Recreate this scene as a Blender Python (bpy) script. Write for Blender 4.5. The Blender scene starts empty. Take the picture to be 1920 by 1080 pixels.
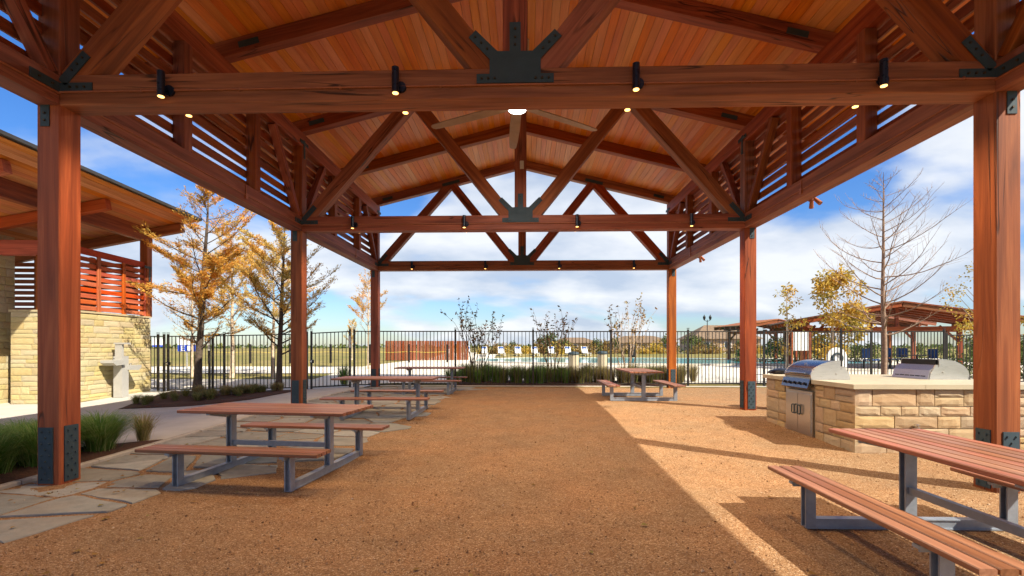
import bpy, math, random
import numpy as np
from mathutils import Matrix, Vector, noise as mnoise

R = math.radians
sc = bpy.context.scene
rng = random.Random(7)

# ------------------------------------------------------------------ camera
EYE = 1.41
cam_d = bpy.data.cameras.new('camera')
cam = bpy.data.objects.new('camera', cam_d)
sc.collection.objects.link(cam)
cam.location = (0, 0, EYE)
cam.rotation_euler = (R(90), 0, R(1.582))
cam_d.sensor_width = 36
cam_d.lens = 16.97
cam_d.shift_y = 0.0578
cam_d.clip_start = 0.05
cam_d.clip_end = 6000
sc.camera = cam

# ------------------------------------------------------------------ exposure
sc.view_settings.view_transform = 'Standard'
sc.view_settings.look = 'None'
sc.view_settings.exposure = 1.15
sc.view_settings.gamma = 1
sc.view_settings.use_curve_mapping = False
sc.cycles.max_bounces = 6
sc.cycles.diffuse_bounces = 4
sc.cycles.transparent_max_bounces = 8
sc.cycles.caustics_reflective = False
sc.cycles.caustics_refractive = False
sc.cycles.use_denoising = True
sc.cycles.use_adaptive_sampling = True
sc.cycles.adaptive_threshold = 0.02

# ------------------------------------------------------------------ sky and sun
SUN = Vector((0.82, -0.61, 1.0)).normalized()       # towards the sun
elev = math.asin(SUN.z)
azim = math.atan2(SUN.x, SUN.y)
world = bpy.data.worlds.new('World')
sc.world = world
world.use_nodes = True
wt = world.node_tree
for n in list(wt.nodes):
    wt.nodes.remove(n)


def WN(t, **kw):
    n = wt.nodes.new(t)
    for k, v in kw.items():
        setattr(n, k, v)
    return n


def wl(a, b):
    wt.links.new(a, b)


w_out = WN('ShaderNodeOutputWorld')
w_bg = WN('ShaderNodeBackground')
w_bg.inputs['Strength'].default_value = 0.11
wl(w_bg.outputs[0], w_out.inputs[0])
w_sky = WN('ShaderNodeTexSky', sky_type='NISHITA')
w_sky.sun_disc = False
w_sky.sun_elevation = elev
w_sky.sun_rotation = azim
w_sky.air_density = 1.15
w_sky.dust_density = 0.35
w_sky.ozone_density = 2.2
w_co = WN('ShaderNodeTexCoord')
w_sep = WN('ShaderNodeSeparateXYZ')
wl(w_co.outputs['Generated'], w_sep.inputs[0])


def wmath(op, a, b=None, clamp=False):
    n = WN('ShaderNodeMath', operation=op)
    n.use_clamp = clamp
    for i, v in enumerate((a, b)):
        if v is None:
            continue
        if isinstance(v, (int, float)):
            n.inputs[i].default_value = v
        else:
            wl(v, n.inputs[i])
    return n.outputs[0]


zc = wmath('MAXIMUM', w_sep.outputs[2], 0.0)
den = wmath('ADD', zc, 0.32)
cu = wmath('DIVIDE', w_sep.outputs[0], den)
cv = wmath('DIVIDE', w_sep.outputs[1], den)
w_cmb = WN('ShaderNodeCombineXYZ')
wl(cu, w_cmb.inputs[0])
wl(cv, w_cmb.inputs[1])
w_map = WN('ShaderNodeMapping')
w_map.inputs['Location'].default_value = (4.5, 9.3, 0.6)
w_map.inputs['Scale'].default_value = (1.0, 1.3, 1.0)
wl(w_cmb.outputs[0], w_map.inputs['Vector'])
w_n1 = WN('ShaderNodeTexNoise')
w_n1.inputs['Scale'].default_value = 1.15
w_n1.inputs['Detail'].default_value = 9
w_n1.inputs['Roughness'].default_value = 0.47
w_n1.inputs['Distortion'].default_value = 0.25
wl(w_map.outputs[0], w_n1.inputs['Vector'])
w_r1 = WN('ShaderNodeValToRGB')
w_r1.color_ramp.elements[0].position = 0.425
w_r1.color_ramp.elements[1].position = 0.545
w_r1.color_ramp.interpolation = 'EASE'
wl(w_n1.outputs['Fac'], w_r1.inputs[0])
w_n2 = WN('ShaderNodeTexNoise')
w_n2.inputs['Scale'].default_value = 2.3
w_n2.inputs['Detail'].default_value = 5
wl(w_map.outputs[0], w_n2.inputs['Vector'])
w_cc = WN('ShaderNodeMixRGB')
w_cc.inputs[1].default_value = (2.35, 2.75, 3.4, 1)
w_cc.inputs[2].default_value = (4.1, 4.2, 4.35, 1)
w_cr = WN('ShaderNodeValToRGB')
w_cr.color_ramp.elements[0].position = 0.36
w_cr.color_ramp.elements[1].position = 0.62
wl(w_n2.outputs['Fac'], w_cr.inputs[0])
wl(w_cr.outputs[0], w_cc.inputs[0])
w_mix = WN('ShaderNodeMixRGB')
w_hs = WN('ShaderNodeHueSaturation')
w_hs.inputs['Saturation'].default_value = 1.3
w_hs.inputs['Value'].default_value = 0.66
wl(w_sky.outputs[0], w_hs.inputs['Color'])
w_tint = WN('ShaderNodeMixRGB', blend_type='MULTIPLY')
w_tint.inputs[0].default_value = 1
w_tint.inputs[2].default_value = (0.66, 0.78, 1.06, 1)
wl(w_hs.outputs[0], w_tint.inputs[1])
wl(w_tint.outputs[0], w_mix.inputs[1])
wl(w_cc.outputs[0], w_mix.inputs[2])
wl(wmath('MULTIPLY', w_r1.outputs[0], 0.93), w_mix.inputs[0])
wl(w_mix.outputs[0], w_bg.inputs['Color'])

sun_d = bpy.data.lights.new('sun', 'SUN')
sun_d.energy = 4.6
sun_d.angle = R(0.55)
sun_d.color = (1.0, 0.91, 0.74)
sun = bpy.data.objects.new('sun', sun_d)
sc.collection.objects.link(sun)
sun.rotation_euler = (-SUN).to_track_quat('-Z', 'Y').to_euler()

# ------------------------------------------------------------------ helpers
MW = {}
COL = sc.collection


def put(name, mesh, parent=None, M=None, local=False):
    """link one object; M is a world matrix unless local"""
    o = bpy.data.objects.new(name, mesh)
    COL.objects.link(o)
    M = Matrix() if M is None else M
    if parent is not None:
        P = MW[parent.name]
        L = M if local else P.inverted() @ M
        o.parent = parent
        o.matrix_basis = L
        MW[o.name] = P @ L
    else:
        o.matrix_basis = M
        MW[o.name] = M.copy()
    return o


def tag(o, label=None, cat=None, group=None, kind=None):
    if label:
        o['label'] = label
    if cat:
        o['category'] = cat
    if group:
        o['group'] = group
    if kind:
        o['kind'] = kind
    return o


def thing(name, label, cat, loc=(0, 0, 0), rz=0, group=None):
    o = put(name, None, None, Matrix.Translation(loc) @ Matrix.Rotation(rz, 4, 'Z'))
    return tag(o, label, cat, group)


def copy_tree(o, parent=None, M=None):
    c = o.copy()
    COL.objects.link(c)
    if parent is not None:
        c.parent = parent
    if M is not None:
        c.matrix_basis = M
    MW[c.name] = (MW[parent.name] if parent is not None else Matrix()) @ c.matrix_basis
    for ch in [x for x in COL.objects if x.parent == o]:
        copy_tree(ch, c)
    return c


class MB:
    def __init__(s):
        s.v = []
        s.f = []
        s.m = []

    def face(s, pts, mi=0):
        b = len(s.v)
        s.v.extend([tuple(p) for p in pts])
        s.f.append(tuple(range(b, b + len(pts))))
        s.m.append(mi)

    def add(s, vs, fs, mi=0):
        b = len(s.v)
        s.v.extend([tuple(p) for p in vs])
        for f in fs:
            s.f.append(tuple(i + b for i in f))
            s.m.append(mi)

    def box(s, c, d, mi=0, M=None):
        x, y, z = c
        a, b, e = d[0] / 2, d[1] / 2, d[2] / 2
        vs = [Vector((x + i * a, y + j * b, z + k * e)) for i in (-1, 1) for j in (-1, 1) for k in (-1, 1)]
        if M is not None:
            vs = [M @ v for v in vs]
        s.add(vs, [(0, 1, 3, 2), (4, 6, 7, 5), (0, 4, 5, 1), (2, 3, 7, 6), (0, 2, 6, 4), (1, 5, 7, 3)], mi)

    def prism(s, poly, axis, a, b, mi=0):
        """extrude a 2D polygon along an axis ('x','y','z') from a to b"""
        def P(p, t):
            return {'x': (t, p[0], p[1]), 'y': (p[0], t, p[1]), 'z': (p[0], p[1], t)}[axis]
        n = len(poly)
        vs = [P(p, a) for p in poly] + [P(p, b) for p in poly]
        fs = [tuple(range(n)), tuple(range(2 * n - 1, n - 1, -1))]
        fs += [(i, i + n, (i + 1) % n + n, (i + 1) % n) for i in range(n)]
        s.add(vs, fs, mi)

    def tube(s, pts, rad, n=6, mi=0, cap=True):
        pts = [Vector(p) for p in pts]
        if isinstance(rad, (int, float)):
            rad = [rad] * len(pts)
        b = len(s.v)
        for i, p in enumerate(pts):
            d = (pts[min(i + 1, len(pts) - 1)] - pts[max(i - 1, 0)])
            if d.length < 1e-9:
                d = Vector((0, 0, 1))
            d.normalize()
            a = Vector((1, 0, 0)) if abs(d.x) < 0.8 else Vector((0, 1, 0))
            u = d.cross(a).normalized()
            w = d.cross(u)
            for k in range(n):
                t = 2 * math.pi * k / n
                s.v.append(tuple(p + (u * math.cos(t) + w * math.sin(t)) * rad[i]))
        for i in range(len(pts) - 1):
            for k in range(n):
                k2 = (k + 1) % n
                s.f.append((b + i * n + k, b + i * n + k2, b + (i + 1) * n + k2, b + (i + 1) * n + k))
                s.m.append(mi)
        if cap:
            s.f.append(tuple(b + k for k in range(n)))
            s.m.append(mi)
            e = b + (len(pts) - 1) * n
            s.f.append(tuple(e + n - 1 - k for k in range(n)))
            s.m.append(mi)

    def lathe(s, prof, n=20, c=(0, 0), mi=0):
        b = len(s.v)
        for r, z in prof:
            for k in range(n):
                t = 2 * math.pi * k / n
                s.v.append((c[0] + r * math.cos(t), c[1] + r * math.sin(t), z))
        for i in range(len(prof) - 1):
            for k in range(n):
                k2 = (k + 1) % n
                s.f.append((b + i * n + k, b + i * n + k2, b + (i + 1) * n + k2, b + (i + 1) * n + k))
                s.m.append(mi)
        s.f.append(tuple(b + n - 1 - k for k in range(n)))
        s.m.append(mi)
        e = b + (len(prof) - 1) * n
        s.f.append(tuple(e + k for k in range(n)))
        s.m.append(mi)

    def mesh(s, name, mats, smooth=False):
        me = bpy.data.meshes.new(name)
        me.from_pydata(s.v, [], s.f)
        if not isinstance(mats, (list, tuple)):
            mats = [mats]
        for m in mats:
            me.materials.append(m)
        if len(mats) > 1:
            me.polygons.foreach_set('material_index', s.m)
        if smooth:
            me.polygons.foreach_set('use_smooth', [True] * len(s.f))
        me.update()
        return me

    def build(s, name, mats, parent=None, M=None, local=True, smooth=False):
        return put(name, s.mesh(name, mats, smooth), parent, M, local)


_cache = {}


def timber_mesh(L, w, h, mat, ch=0.008):
    key = ('t', round(L, 3), round(w, 3), round(h, 3), mat.name, ch)
    if key in _cache:
        return _cache[key]
    a, b = w / 2, h / 2
    c = min(ch, a * .4, b * .4)
    sec = [(-a + c, -b), (a - c, -b), (a, -b + c), (a, b - c), (a - c, b), (-a + c, b), (-a, b - c), (-a, -b + c)]
    m = MB()
    m.prism(sec, 'x', 0, L)
    me = m.mesh('timber', mat)
    _cache[key] = me
    return me


def frame(p0, p1, up=(0, 0, 1)):
    p0, p1 = Vector(p0), Vector(p1)
    x = (p1 - p0).normalized()
    u = Vector(up)
    y = u.cross(x).normalized()
    z = x.cross(y)
    M = Matrix((x, y, z)).transposed().to_4x4()
    M.translation = p0
    return M, (p1 - p0).length


def beam(name, p0, p1, w, h, mat, parent=None, up=(0, 0, 1), ch=0.008, local=False):
    M, L = frame(p0, p1, up)
    return put(name, timber_mesh(L, w, h, mat, ch), parent, M, local)


# ------------------------------------------------------------------ materials
class NT:
    def __init__(s, name):
        s.mat = bpy.data.materials.new(name)
        s.mat.use_nodes = True
        s.t = s.mat.node_tree
        s.b = s.t.nodes['Principled BSDF']
        s.out = s.t.nodes['Material Output']

    def n(s, t, **kw):
        x = s.t.nodes.new(t)
        for k, v in kw.items():
            setattr(x, k, v)
        return x

    def l(s, a, b):
        s.t.links.new(a, b)

    def setin(s, node, i, v):
        if hasattr(v, 'is_linked') or hasattr(v, 'links'):
            s.l(v, node.inputs[i])
        else:
            node.inputs[i].default_value = v

    def math(s, op, a, b=0.0, clamp=False):
        x = s.n('ShaderNodeMath', operation=op)
        x.use_clamp = clamp
        s.setin(x, 0, a)
        s.setin(x, 1, b)
        return x.outputs[0]

    def coord(s, scale=(1, 1, 1), rnd=0.0, kind='Object'):
        tc = s.n('ShaderNodeTexCoord')
        mp = s.n('ShaderNodeMapping')
        mp.inputs['Scale'].default_value = scale
        s.l(tc.outputs[kind], mp.inputs['Vector'])
        if not rnd:
            return mp.outputs[0]
        oi = s.n('ShaderNodeObjectInfo')
        m = s.math('MULTIPLY', oi.outputs['Random'], rnd)
        va = s.n('ShaderNodeVectorMath', operation='ADD')
        s.l(mp.outputs[0], va.inputs[0])
        s.l(m, va.inputs[1])
        return va.outputs[0]

    def noise(s, vec, scale=1.0, detail=4, rough=0.55, dist=0.0):
        x = s.n('ShaderNodeTexNoise')
        x.inputs['Scale'].default_value = scale
        x.inputs['Detail'].default_value = detail
        x.inputs['Roughness'].default_value = rough
        x.inputs['Distortion'].default_value = dist
        s.l(vec, x.inputs['Vector'])
        return x.outputs['Fac']

    def ramp(s, fac, stops, interp='LINEAR'):
        x = s.n('ShaderNodeValToRGB')
        cr = x.color_ramp
        cr.interpolation = interp
        while len(cr.elements) < len(stops):
            cr.elements.new(0.5)
        for e, (p, c) in zip(cr.elements, stops):
            e.position = p
            e.color = (c[0], c[1], c[2], 1) if isinstance(c, (tuple, list)) else (c, c, c, 1)
        s.l(fac, x.inputs[0])
        return x.outputs[0]

    def mix(s, fac, a, b, mode='MIX'):
        x = s.n('ShaderNodeMixRGB', blend_type=mode)
        for i, v in enumerate((fac, a, b)):
            if isinstance(v, tuple):
                v = (v[0], v[1], v[2], 1)
            s.setin(x, i, v)
        return x.outputs[0]

    def bump(s, h, strength=0.3, dist=0.01, prev=None):
        x = s.n('ShaderNodeBump')
        x.inputs['Strength'].default_value = strength
        x.inputs['Distance'].default_value = dist
        s.l(h, x.inputs['Height'])
        if prev is not None:
            s.l(prev, x.inputs['Normal'])
        s.l(x.outputs[0], s.b.inputs['Normal'])
        return x.outputs[0]

    def vary(s, col, hue=0.0, val=0.25, sat=0.0):
        """per-object variation"""
        oi = s.n('ShaderNodeObjectInfo')
        h = s.n('ShaderNodeHueSaturation')
        s.l(col, h.inputs['Color'])
        v = s.math('MULTIPLY_ADD', oi.outputs['Random'], val)
        v.node.inputs[2].default_value = 1 - val / 2
        s.l(v, h.inputs['Value'])
        if hue:
            r2 = s.math('FRACT', s.math('MULTIPLY', oi.outputs['Random'], 17.3))
            hv = s.math('MULTIPLY_ADD', r2, hue)
            hv.node.inputs[2].default_value = 0.5 - hue / 2
            s.l(hv, h.inputs['Hue'])
        if sat:
            r3 = s.math('FRACT', s.math('MULTIPLY', oi.outputs['Random'], 41.7))
            sv = s.math('MULTIPLY_ADD', r3, sat)
            sv.node.inputs[2].default_value = 1 - sat / 2
            s.l(sv, h.inputs['Saturation'])
        return h.outputs[0]

    def base(s, col, rough=0.6, metal=0.0, spec=0.4):
        if isinstance(col, tuple):
            s.b.inputs['Base Color'].default_value = (col[0], col[1], col[2], 1)
        else:
            s.l(col, s.b.inputs['Base Color'])
        s.setin(s.b, 'Roughness', rough)
        s.b.inputs['Metallic'].default_value = metal
        s.b.inputs['Specular IOR Level'].default_value = spec
        return s.mat


def wood(name, dark, mid, light, grain=9.0, val=0.3, rough=0.62, crack=0.5, bump=0.35, spec=0.3):
    t = NT(name)
    v = t.coord((0.55, grain, grain), 60)
    g1 = t.noise(v, 1.0, 4, 0.6, 0.8)
    v2 = t.coord((1.2, grain * 5, grain * 5), 90)
    g2 = t.noise(v2, 1.0, 2, 0.6, 0.2)
    v3 = t.coord((0.8, 0.9, 0.9), 30)
    g3 = t.noise(v3, 1.4, 3, 0.5)
    c = t.ramp(g1, [(0.30, dark), (0.5, mid), (0.72, light)])
    c = t.mix(t.math('MULTIPLY', g2, 0.45), c, t.mix(1.0, c, (0.45, 0.40, 0.38), 'MULTIPLY'))
    c = t.mix(t.ramp(g3, [(0.35, 0.0), (0.7, 0.45)]), c, t.mix(1.0, c, (1.35, 1.2, 1.1), 'MULTIPLY'))
    vc = t.coord((0.35, 6, 6), 200)
    ck = t.noise(vc, 1.0, 2, 0.4, 0.6)
    ckm = t.ramp(ck, [(0.485, 0.0), (0.497, 1.0), (0.503, 1.0), (0.515, 0.0)])
    gate = t.ramp(t.noise(t.coord((0.7, 1.5, 1.5), 150), 1.0, 2), [(0.5, 0.0), (0.6, crack)])
    ckf = t.math('MULTIPLY', ckm, gate)
    c = t.mix(ckf, c, tuple(x * 0.25 for x in dark))
    c = t.vary(c, 0.018, val, 0.2)
    h = t.math('SUBTRACT', t.math('ADD', t.math('MULTIPLY', g1, 0.6), t.math('MULTIPLY', g2, 0.5)), t.math('MULTIPLY', ckf, 1.5))
    t.bump(h, bump, 0.012)
    return t.base(c, rough, 0, spec)


M = {}
M['timber'] = wood('stained_timber', (0.16, 0.041, 0.016), (0.265, 0.073, 0.028), (0.38, 0.122, 0.048), 10.0, 0.28, crack=0.95)
M['slat'] = wood('stained_slat', (0.15, 0.036, 0.014), (0.25, 0.065, 0.024), (0.36, 0.11, 0.042), 12.0, 0.3)
M['deck'] = wood('ceiling_board', (0.56, 0.165, 0.028), (0.66, 0.220, 0.040), (0.74, 0.285, 0.060), 10.0, 0.05, 0.5, 0.1, 0.12)
M['plank'] = wood('bench_plank', (0.15, 0.060, 0.034), (0.23, 0.098, 0.056), (0.33, 0.152, 0.094), 16.0, 0.4, 0.45, 0.3, 0.15, 0.4)
M['screen'] = wood('cedar_screen', (0.32, 0.062, 0.022), (0.46, 0.095, 0.034), (0.56, 0.14, 0.055), 9.0, 0.2)
M['soffit'] = wood('soffit_board', (0.46, 0.15, 0.04), (0.60, 0.21, 0.058), (0.70, 0.29, 0.085), 9.0, 0.2)
M['fence_wood'] = wood('board_fence', (0.17, 0.05, 0.02), (0.26, 0.085, 0.035), (0.36, 0.13, 0.06), 9.0, 0.3)


def plain(name, col, rough=0.5, metal=0.0, nscale=8.0, var=0.25, bmp=0.0, val=0.0, spec=0.4):
    t = NT(name)
    v = t.coord((1, 1, 1), 20)
    n = t.noise(v, nscale, 5, 0.6)
    c = t.ramp(n, [(0.3, tuple(x * (1 - var) for x in col)), (0.7, tuple(min(1, x * (1 + var)) for x in col))])
    if val:
        c = t.vary(c, 0.01, val)
    if bmp:
        t.bump(n, bmp, 0.01)
    rr = t.ramp(t.noise(v, nscale * 2.1, 4), [(0.3, max(0.02, rough - 0.1)), (0.7, min(1, rough + 0.1))])
    return t.base(c, rr, metal, spec)


M['plate'] = plain('plate_steel', (0.036, 0.057, 0.072), 0.6, 0.0, 5, 0.12, 0.02, 0.0, 0.25)
M['bolt'] = plain('rusty_bolt', (0.055, 0.038, 0.024), 0.6, 0.4, 30, 0.4)
M['frame'] = plain('table_frame', (0.26, 0.29, 0.34), 0.40, 0.4, 10, 0.15)
M['black'] = plain('black_metal', (0.012, 0.012, 0.013), 0.4, 0.2, 10, 0.3)
M['lampblk'] = plain('lamp_black', (0.010, 0.014, 0.028), 0.32, 0.2, 10, 0.2)
M['fence'] = plain('fence_bronze', (0.022, 0.018, 0.016), 0.45, 0.2, 12, 0.3)
M['conduit'] = plain('painted_conduit', (0.30, 0.095, 0.042), 0.5, 0, 12, 0.15)
M['white'] = plain('white_plastic', (0.72, 0.72, 0.70), 0.5, 0, 5, 0.05)
M['beige'] = plain('beige_plastic', (0.5, 0.46, 0.38), 0.5, 0, 5, 0.05)
M['blue'] = plain('blue_print', (0.02, 0.06, 0.42), 0.5, 0, 5, 0.05)
M['bluefab'] = plain('blue_fabric', (0.02, 0.07, 0.25), 0.8, 0, 15, 0.2)
M['concrete'] = plain('concrete', (0.45, 0.43, 0.39), 0.85, 0, 1.7, 0.10, 0.03)
M['deckcon'] = plain('pool_deck', (0.58, 0.53, 0.45), 0.85, 0, 0.9, 0.10, 0.03)
M['kerb'] = plain('kerb_stone', (0.36, 0.33, 0.30), 0.85, 0, 5, 0.2, 0.1, 0.2)
M['mulch'] = plain('mulch', (0.060, 0.026, 0.016), 0.95, 0, 45, 0.7, 0.9)
M['mortar'] = plain('mortar', (0.44, 0.35, 0.23), 0.95, 0, 20, 0.15, 0.2)
M['cap'] = plain('counter_slab', (0.37, 0.325, 0.235), 0.6, 0, 3, 0.10, 0.03, 0.08)
M['roofmetal'] = plain('roof_metal', (0.05, 0.045, 0.042), 0.5, 0.3, 4, 0.2)
M['blade'] = plain('fan_blade', (0.30, 0.19, 0.11), 0.5, 0.0, 4, 0.15)
M['houseroof'] = plain('shingle_roof', (0.17, 0.115, 0.075), 0.9, 0, 2, 0.25, 0, 0.1)
M['brickw'] = plain('far_wall', (0.42, 0.31, 0.24), 0.9, 0, 3, 0.2)
M['dkglass'] = plain('dark_glass', (0.03, 0.04, 0.05), 0.15, 0, 3, 0.1)
M['yellow'] = plain('yellow_rope', (0.75, 0.60, 0.10), 0.7, 0, 8, 0.1)


def brushed(name, col, rough):
    t = NT(name)
    v = t.coord((2, 60, 60), 10)
    n = t.noise(v, 3.0, 4)
    c = t.ramp(n, [(0.3, tuple(x * .85 for x in col)), (0.7, col)])
    t.bump(n, 0.04, 0.004)
    return t.base(c, t.ramp(n, [(0.3, rough - .06), (0.7, rough + .08)]), 1.0)


M['steel'] = brushed('stainless', (0.62, 0.60, 0.57), 0.32)
M['hood'] = brushed('hood_steel', (0.20, 0.205, 0.24), 0.22)
M['fountain'] = plain('fountain_grey', (0.40, 0.39, 0.37), 0.45, 0.1, 6, 0.06)
M['handle'] = brushed('handle_steel', (0.6, 0.6, 0.6), 0.2)


def stone_mat(name, cols, val):
    t = NT(name)
    v = t.coord((1, 1, 1), 40)
    n = t.noise(v, 6.0, 6, 0.65)
    n2 = t.noise(v, 1.3, 3)
    c = t.ramp(n, [(0.25, cols[0]), (0.5, cols[1]), (0.75, cols[2])])
    c = t.mix(t.ramp(n2, [(0.4, 0.0), (0.75, 0.5)]), c, cols[3])
    c = t.vary(c, 0.02, val, 0.35)
    t.bump(t.noise(v, 26.0, 6, 0.7), 0.5, 0.012)
    return t.base(c, 0.9, 0, 0.2)


M['lime'] = stone_mat('limestone', ((0.40, 0.33, 0.18), (0.46, 0.385, 0.215), (0.52, 0.445, 0.265), (0.46, 0.34, 0.18)), 0.2)
M['limetan'] = stone_mat('tan_limestone', ((0.33, 0.235, 0.135), (0.39, 0.285, 0.17), (0.45, 0.345, 0.22), (0.39, 0.255, 0.14)), 0.26)
M['flag'] = stone_mat('flagstone', ((0.17, 0.178, 0.17), (0.235, 0.24, 0.225), (0.295, 0.295, 0.27), (0.25, 0.20, 0.15)), 0.4)


def gravel_mat():
    t = NT('gravel')
    v = t.coord((1, 1, 1))
    vo = t.n('ShaderNodeTexVoronoi')
    vo.inputs['Scale'].default_value = 115
    vo.inputs['Randomness'].default_value = 1
    t.l(v, vo.inputs['Vector'])
    sp = t.n('ShaderNodeSeparateColor')
    t.l(vo.outputs['Color'], sp.inputs[0])
    c = t.ramp(sp.outputs[0], [(0.0, (0.155, 0.086, 0.043)), (0.3, (0.225, 0.133, 0.068)), (0.6, (0.275, 0.172, 0.092)), (0.85, (0.335, 0.228, 0.130)), (1.0, (0.43, 0.335, 0.23))])
    big = t.noise(v, 0.55, 4, 0.6)
    c = t.mix(t.ramp(big, [(0.35, 0.0), (0.7, 0.55)]), c, t.mix(1.0, c, (1.12, 0.92, 0.78), 'MULTIPLY'))
    med = t.noise(v, 3.2, 5, 0.65)
    c = t.mix(t.ramp(t.noise(v, 1.1, 5, 0.7), [(0.38, 0.0), (0.62, 0.6)]), c, t.mix(1.0, c, (1.25, 1.2, 1.15), 'MULTIPLY'))
    c = t.mix(t.ramp(med, [(0.3, 0.5), (0.6, 0.0)]), c, t.mix(1.0, c, (0.68, 0.62, 0.6), 'MULTIPLY'))
    ht = t.math('MULTIPLY', vo.outputs['Distance'], -1.0)
    b = t.bump(ht, 0.6, 0.018)
    t.bump(t.noise(v, 16, 4, 0.6), 0.5, 0.03, b)
    return t.base(c, 0.95, 0, 0.15)


M['gravel'] = gravel_mat()


def pebble_mat():
    t = NT('pebble')
    g = t.n('ShaderNodeNewGeometry')
    c = t.ramp(g.outputs['Random Per Island'], [(0.0, (0.12, 0.060, 0.030)), (0.35, (0.23, 0.122, 0.060)), (0.7, (0.30, 0.18, 0.095)), (0.93, (0.40, 0.27, 0.16)), (1.0, (0.52, 0.42, 0.32))])
    return t.base(c, 0.9, 0, 0.2)


M['pebble'] = pebble_mat()


def field_mat():
    t = NT('field_grass')
    v = t.coord((1, 1, 1))
    n1 = t.noise(v, 0.035, 4)
    n2 = t.noise(v, 0.8, 6, 0.7)
    n3 = t.noise(v, 9, 4, 0.7)
    c = t.ramp(n1, [(0.35, (0.22, 0.19, 0.06)), (0.55, (0.34, 0.25, 0.10)), (0.7, (0.28, 0.17, 0.09))])
    c = t.mix(t.ramp(n2, [(0.35, 0.7), (0.65, 0.0)]), c, (0.12, 0.14, 0.04))
    c = t.mix(t.math('MULTIPLY', n3, 0.4), c, (0.07, 0.06, 0.03))
    t.bump(n3, 0.6, 0.05)
    return t.base(c, 0.95, 0, 0.1)


M['field'] = field_mat()


def water_mat():
    t = NT('pool_water')
    v = t.coord((1, 1, 1))
    n = t.noise(v, 3.0, 3)
    t.bump(n, 0.12, 0.05)
    c = t.ramp(t.noise(v, 0.3, 2), [(0.3, (0.03, 0.33, 0.45)), (0.7, (0.06, 0.45, 0.55))])
    return t.base(c, 0.08, 0, 0.5)


M['water'] = water_mat()


def leaf_mat(name, stops, trans=0.35, clump=None, clump_scale=1.3):
    t = NT(name)
    g = t.n('ShaderNodeNewGeometry')
    c = t.ramp(g.outputs['Random Per Island'], stops)
    if clump:
        v = t.coord((1, 1, 1), 9)
        n = t.noise(v, clump_scale, 3)
        c = t.mix(t.ramp(n, [(0.42, 0.0), (0.6, 0.85)]), c, t.ramp(g.outputs['Random Per Island'], clump))
    t.base(c, 0.7, 0, 0.2)
    tr = t.n('ShaderNodeBsdfTranslucent')
    t.l(c, tr.inputs['Color'])
    mx = t.n('ShaderNodeMixShader')
    mx.inputs[0].default_value = trans
    t.l(t.b.outputs[0], mx.inputs[1])
    t.l(tr.outputs[0], mx.inputs[2])
    t.l(mx.outputs[0], t.out.inputs['Surface'])
    return t.mat


M['cypress'] = leaf_mat('cypress_needles', [(0, (0.55, 0.20, 0.025)), (0.4, (0.74, 0.33, 0.045)), (0.8, (0.80, 0.46, 0.09)), (1, (0.66, 0.50, 0.16))], 0.5,
                        [(0, (0.26, 0.22, 0.05)), (0.5, (0.55, 0.36, 0.08)), (1, (0.70, 0.40, 0.07))], 1.6)
M['gold'] = leaf_mat('gold_needles', [(0, (0.62, 0.32, 0.06)), (0.5, (0.78, 0.48, 0.10)), (1, (0.78, 0.58, 0.22))], 0.5,
                     [(0, (0.42, 0.36, 0.10)), (1, (0.70, 0.52, 0.15))], 1.5)
M['yleaf'] = leaf_mat('yellow_leaves', [(0, (0.40, 0.20, 0.03)), (0.5, (0.60, 0.36, 0.05)), (1, (0.66, 0.48, 0.12))], 0.4,
                      [(0, (0.20, 0.22, 0.04)), (1, (0.5, 0.38, 0.07))], 1.1)
M['myrtle'] = leaf_mat('myrtle_leaves', [(0, (0.05, 0.06, 0.03)), (0.5, (0.14, 0.10, 0.05)), (0.8, (0.36, 0.2, 0.09)), (1, (0.12, 0.14, 0.06))], 0.2)
M['green'] = leaf_mat('green_leaves', [(0, (0.04, 0.07, 0.02)), (0.5, (0.09, 0.13, 0.035)), (1, (0.20, 0.20, 0.06))], 0.3)
M['autumn'] = leaf_mat('autumn_leaves', [(0, (0.16, 0.10, 0.03)), (0.5, (0.30, 0.17, 0.05)), (1, (0.22, 0.20, 0.06))], 0.3)
M['grassg'] = leaf_mat('grass_blades', [(0, (0.085, 0.18, 0.03)), (0.6, (0.16, 0.30, 0.055)), (1, (0.40, 0.42, 0.16))], 0.35)
M['grasst'] = leaf_mat('tan_grass_blades', [(0, (0.17, 0.17, 0.05)), (0.5, (0.38, 0.31, 0.13)), (1, (0.54, 0.43, 0.24))], 0.35)
M['grassm'] = leaf_mat('mixed_grass_blades', [(0, (0.08, 0.12, 0.03)), (0.5, (0.20, 0.22, 0.06)), (1, (0.42, 0.34, 0.16))], 0.35)
M['bark'] = plain('bark', (0.085, 0.062, 0.047), 0.95, 0, 14, 0.4, 0.5)
M['barkred'] = plain('red_twig', (0.26, 0.17, 0.12), 0.9, 0, 14, 0.3, 0.3)
M['barkpale'] = plain('pale_bark', (0.46, 0.36, 0.26), 0.9, 0, 9, 0.35, 0.3)


def emit(name, col, st):
    t = NT(name)
    t.b.inputs['Base Color'].default_value = (col[0], col[1], col[2], 1)
    t.b.inputs['Emission Color'].default_value = (col[0], col[1], col[2], 1)
    t.b.inputs['Emission Strength'].default_value = st
    return t.mat


M['bulb'] = emit('lamp_lens', (1.0, 0.50, 0.13), 2.4)
M['led'] = emit('led_panel', (1.0, 0.96, 0.9), 7)


# ------------------------------------------------------------------ terrain
def smooth(t):
    t = max(0.0, min(1.0, t))
    return t * t * (3 - 2 * t)


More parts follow.
